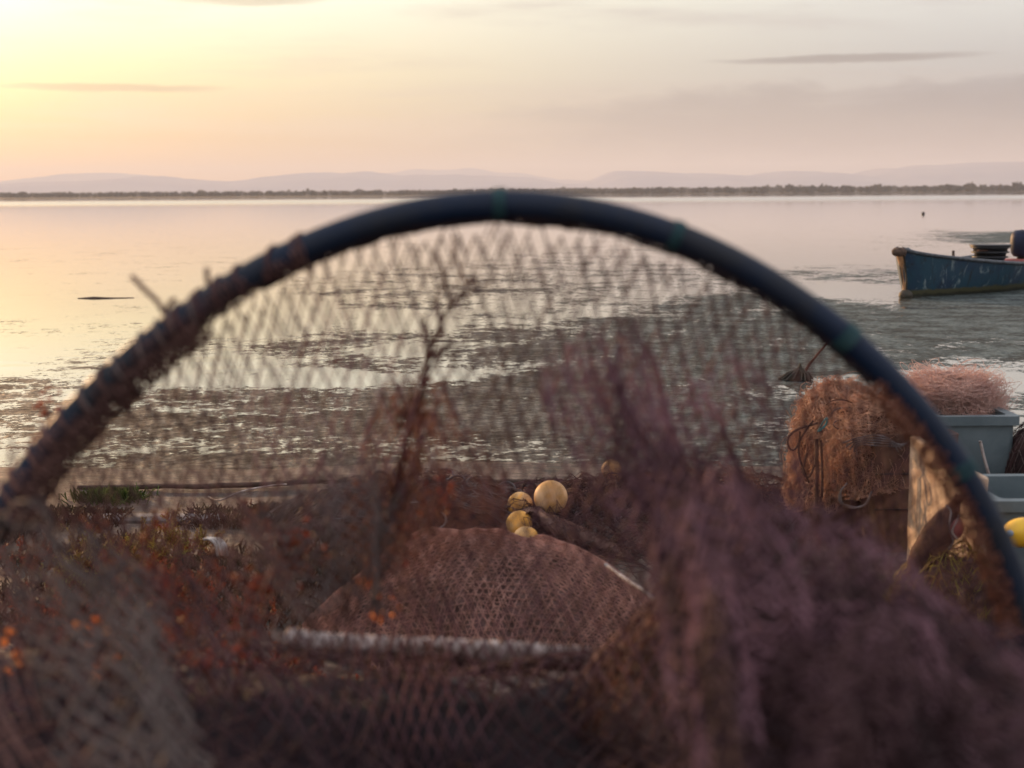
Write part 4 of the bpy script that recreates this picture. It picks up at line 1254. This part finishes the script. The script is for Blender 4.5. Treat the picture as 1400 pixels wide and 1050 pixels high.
sheet([(180, 770), (260, 790), (360, 830), (460, 880)], [(250, 1130), (360, 1130), (480, 1130), (600, 1130)], 1.15, .95, 14, 14, .0011, 'net_dark', .03, 4, 175)
sheet([(-80, 790), (0, 800), (90, 840), (170, 900)], [(-120, 1130), (-20, 1130), (90, 1130), (190, 1130)], 1.1, .92, 14, 16, .0013, 'net_brown', .03, 4, 176)
# ------------------------------------------------------------------ net pile under the hoop, filling the foreground
def fz(x, y):
    e = smoothstep(2.15, 1.72, y + .06 * n1d(x * 4, 77, 2))
    front = .715 + .035 * smoothstep(-.1, -.5, x) + .05 * smoothstep(.15, .40, x) * smoothstep(1.3, 1.8, y) - .05 * smoothstep(1.7, 1.1, y)
    P = np.stack([x * 5, y * 5, 0 * x], -1)
    return .2 + (front - .2 + .05 * fbm(P, 55, 4)) * e - .03
_ = 0
FP = thing('net_pile', (0, 1.5, .2), 'dark blurred pile of stacked fyke nets filling the foreground', 'netting')
X, Y = np.meshgrid(np.linspace(-1.1, 1.1, 200), np.linspace(.55, 2.25, 150), indexing='ij')
MB().grid(np.stack([X, Y, fz(X, Y)], -1)).build('bundle', M['net_black'], FP)  # near-black filler paints the shade seen through the meshes
def ff_(seed, lift, warp=.12):
    def f(u, v):
        P = np.stack([u * 4, v * 4, 0 * u + seed], -1)
        x = -1.0 + 2.0 * u + warp * fbm(P, seed, 3); y = .6 + 1.6 * v + warp * fbm(P + 7.7, seed + 1, 3)
        Pm = np.stack([x * 9, y * 9, 0 * x + seed], -1)
        return np.stack([x, y, fz(x, y) + lift + .022 * (1 + fbm(Pm, seed + 4, 3))], -1)
    return f
for k, (m_, nu, nv, r) in enumerate((('net_dark', 60, 40, .0013), ('net_dark', 84, 52, .0014), ('net_dark', 66, 46, .0016))):
    net_on(MB(), ff_(200 + 7 * k, .004 + .008 * k), nu, nv, r, 3, .05, .18, 200 + k).build('netting', M[m_], FP)
# thick pale rope along the far edge of the pile
pr_ = curve([at(395, 874, 1.80), at(440, 880, 1.79), at(520, 885, 1.78), at(600, 888, 1.78), at(700, 893, 1.77), at(760, 898, 1.77), at(800, 900, 1.77)], 220)
HR = thing('thick_rope', pr_[110], 'thick pale rope wrapped in netting along the far edge of the foreground pile', 'rope')
t_ = np.linspace(0, 1, 220)
for q in range(3):
    ph = t_ * 90 + q * 2.094
    MB().tube(pr_ + .0075 * np.stack([0 * ph, np.cos(ph), np.sin(ph)], -1), .0084, 8).build('strand', M['pale_rope'], HR)
def frp(u, v):
    i = np.clip(u * 219, 0, 218.99); k = i.astype(int); p = pr_[k]
    ph = v * 6.283
    return p + .0185 * np.stack([0 * ph, np.cos(ph), np.sin(ph)], -1)
net_on(MB(), frp, 90, 6, .0013, 3, .45, .2, 9).build('netting', M['net_brown'], HR)

# rounded brown bundle, blurred, at the right end of that rope
heap('net_pile', 'rounded brown net bundle between the pale rope and the mauve netting', .24, 1.62, .20, .20, .20, 83, ['net_rust', 'net_brown', 'net_brown'], .016, .0012, 3, 0, 2, .2, 8, .4, .006, core='core_brown', base=.62)
heap('net_pile', 'low grey brown net bundle at the bottom edge right of the middle', .17, 1.15, .13, .12, .13, 87, ['net_grey', 'net_brown'], .014, .0011, 2, 0, 2, .2, 9, .4, .006, core='core_brown', base=.68)

# ------------------------------------------------------------------ plants
def glasswort(name, cx, cy, z, h, R, seed, label, grp, nst=16, leafm=('leaf_green', 'leaf_red'), nl=20, ls=.0045, spread=.8, mix=.5):
    g = np.random.default_rng(seed)
    root = thing(name, (cx, cy, z), label, 'shrub', grp)
    st = MB(); A, B = [], []
    LP = []
    for k in range(nst):
        a = g.uniform(0, 6.28); tl = g.uniform(.1, spread)
        d = np.array([math.cos(a) * tl, math.sin(a) * tl, 1.0]); d /= np.linalg.norm(d)
        L = h * g.uniform(.6, 1.0); p = np.array([cx + g.normal(0, R * .3), cy + g.normal(0, R * .3), z]); A.append(np.array([cx, cy, z - .01])); B.append(p)
        for s in range(7):
            q = p + d * L / 7; A.append(p); B.append(q)
            if s > 1:
                for b in range(2):
                    bd = d + g.normal(0, .6, 3); bd[2] = abs(bd[2]) + .3; bd /= np.linalg.norm(bd)
                    bL = L * g.uniform(.12, .28)
                    m_ = q + bd * bL * .5; e_ = q + bd * bL + [0, 0, bL * .2]
                    A += [q, m_]; B += [m_, e_]
                    for t in np.linspace(.2, 1.05, max(2, nl // 4)):
                        LP.append((q + bd * bL * t + g.normal(0, ls * .5, 3), bd))
            p = q; d = d + g.normal(0, .12, 3); d /= np.linalg.norm(d)
    st.segs(np.array(A), np.array(B), .0012 * h / .12, 4)
    st.build('stem', M['stem'], root)
    C_ = np.array([l[0] for l in LP]); Dd = np.array([l[1] for l in LP]) + g.normal(0, .5, (len(LP), 3)); Dd /= np.linalg.norm(Dd, axis=1)[:, None]
    pick = g.random(len(C_)) < mix + .35 * np.sign(C_[:, 2] - z - h * .5)
    for mk, mn in ((pick, leafm[0]), (~pick, leafm[1])):
        if mk.sum():
            MB().segs(C_[mk] - Dd[mk] * ls * .8, C_[mk] + Dd[mk] * ls * .8, ls * .38, 5).build('foliage', M[mn], root)
    return root


spots = [(205, 722, 4.15, .13), (235, 735, 4.0, .13), (265, 728, 4.15, .10), (180, 740, 3.9, .11), (130, 735, 3.9, .14), (90, 745, 3.7, .13), (225, 765, 3.6, .12), (275, 770, 3.6, .10), (160, 785, 3.4, .12), (60, 790, 3.3, .14), (320, 790, 3.4, .10), (40, 740, 3.9, .12),
         (110, 820, 3.0, .14), (220, 820, 3.0, .13), (320, 830, 2.9, .12), (400, 815, 3.0, .11), (420, 860, 2.7, .11), (20, 850, 2.8, .14), (150, 880, 2.6, .13), (260, 880, 2.6, .13), (360, 900, 2.5, .11), (60, 930, 2.35, .13)]
rowof = lambda Yd: 'farthest' if Yd > 3.85 else 'second' if Yd > 3.2 else 'third' if Yd > 2.75 else 'nearest'
def shrub_label(k):
    px, py, Yd, h = spots[k]
    peers = sorted(q[0] for q in spots if rowof(q[2]) == rowof(Yd))
    nth = ['first', 'second', 'third', 'fourth', 'fifth', 'sixth', 'seventh'][peers.index(px)]
    return '%s low saltwort shrub, %s from the left in the %s row' % ('yellow green' if k < 6 else 'red brown', nth, rowof(Yd))
for k, (px, py, Yd, h) in enumerate(spots):
    p = at(px, py, Yd)
    gzv = GZ(p[0], Yd)
    side = 'far left' if px < 120 else 'left of the floats'
    red = k > 5
    glasswort('saltwort_shrub', p[0], Yd, gzv, h * 1.15, .10, 300 + k, shrub_label(k), 'saltwort shrubs left of the nets', 15, ('leaf_green', 'leaf_red') if not red else ('leaf_red', 'stem'), 20, .0045 if Yd > 3 else .006, .9, .62 if not red else .45)

# dry twigs caught in the hoop net, close and blurred
def twig(name, pts, Yd, r, label, seed, nb=8, bl_=.06, leaf=None, mult=5, lsz=1.0):
    root = thing(name, at(*pts[-1], Yd), label, 'twig')
    P = curve([at(x, y, Yd) for x, y in pts], 40)
    m = MB().tube(P, np.linspace(r * .4, r, 40), 6)
    g = np.random.default_rng(seed); L = []
    for k in range(nb):
        i = g.integers(3, 38); q = P[i]
        T = P[i - 1] - P[i]; T /= np.linalg.norm(T)
        d = T + g.normal(0, .55, 3) * [1, .4, .6]; d /= np.linalg.norm(d)
        Lb = bl_ * g.uniform(.4, 1.0)
        e = q + d * Lb; mid_ = q + d * Lb * .5 + g.normal(0, .004, 3)
        m.tube(curve([q, mid_, e], 8), np.linspace(r * .5, r * .25, 8), 5)
        L += [mid_, e, (mid_ + e) / 2]
    m.build('stem', M['twig'], root)
    if leaf:
        L = np.repeat(np.array(L), mult, 0) + g.normal(0, .007, (len(L) * mult, 3))
        D_ = g.normal(size=L.shape); D_ /= np.linalg.norm(D_, axis=1)[:, None]
        MB().segs(L - D_ * .003 * lsz, L + D_ * .003 * lsz, .0022 * lsz, 6).build('foliage', M[leaf], root)
    return root


twig('dry_twig', [(648, 375), (630, 402), (608, 432), (590, 475), (578, 520), (560, 580), (545, 650), (530, 720)], 1.46, .0048, 'tall dark forked twig standing inside the arch left of centre', 1, 16, .06, None)
twig('dry_twig', [(560, 560), (575, 600), (560, 660), (540, 740)], 1.66, .004, 'reddish twig with dry leaves at the foot of the tall forked twig', 2, 14, .06, 'stem')
twig('dry_twig', [(70, 560), (60, 600), (55, 640), (20, 700)], 1.7, .003, 'small reddish twig beside the left foot of the arch', 3, 8, .04, 'leaf_red')
twig('dry_twig', [(610, 660), (580, 700), (540, 760), (510, 810)], 1.7, .003, 'short twig with orange dry leaves above the left end of the pale rope', 4, 12, .05, 'leaf_red')
twig('dry_twig', [(130, 700), (180, 760), (240, 850), (300, 950)], 1.5, .003, 'red leafed twig tangled in the netting at lower left', 5, 16, .07, 'leaf_red')
twig('dry_twig', [(400, 720), (380, 780), (340, 850), (320, 960)], 1.5, .003, 'red leafed twig under the grey fan of netting', 6, 16, .07, 'leaf_red')

twig('dry_twig', [(5, 862), (20, 868), (28, 880), (30, 920)], 1.45, .0025, 'tiny added twig, orange leaves standing in for sun glints at the left edge', 7, 2, .02, 'leaf_orange', 1, 1.5)  # added twig: its few orange leaves imitate sun glints
twig('dry_twig', [(95, 838), (120, 870), (140, 905), (160, 950)], 1.45, .0025, 'thin added twig, orange leaves standing in for sun glints in the left netting', 8, 4, .03, 'leaf_orange', 1, 1.3)  # also added, with leaves placed as sun glints
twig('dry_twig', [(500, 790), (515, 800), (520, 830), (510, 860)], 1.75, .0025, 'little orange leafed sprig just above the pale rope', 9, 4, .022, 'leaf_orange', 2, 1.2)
# low red and olive ground cover between the shrubs
g = np.random.default_rng(99)
n_ = 16000
yc = 2.2 + 2.9 * np.sqrt(g.random(n_)); xc = -.42 * yc + g.uniform(-.05, 1, n_) * .42 * yc * 1.0
keep = (fbm(np.stack([xc * 2.5, yc * 2.5, 0 * xc], -1), 5, 3) > -.08) & (xc < -.15 - .1 * (yc > 4))
xc, yc = xc[keep], yc[keep]
zc = gz(xc, yc)
hh = .008 + .018 * (fbm(np.stack([xc * 6, yc * 6, 0 * xc], -1), 6, 2) + 1) * g.uniform(.3, 1, len(xc))
p0 = np.c_[xc, yc, zc - .003]; p1 = p0 + np.c_[g.normal(0, .012, len(xc)), g.normal(0, .012, len(xc)), hh]; p2 = p1 + np.c_[g.normal(0, .01, len(xc)), g.normal(0, .01, len(xc)), hh * .6]
gc = MB(); gc.segs(p0, p1, .0016, 4); gc.segs(p1, p2, .0021, 4)
tag(gc.build('ground_cover', M['cover']), 'low red brown and olive saltwort mat covering the shore at left', 'ground cover', kind='stuff')
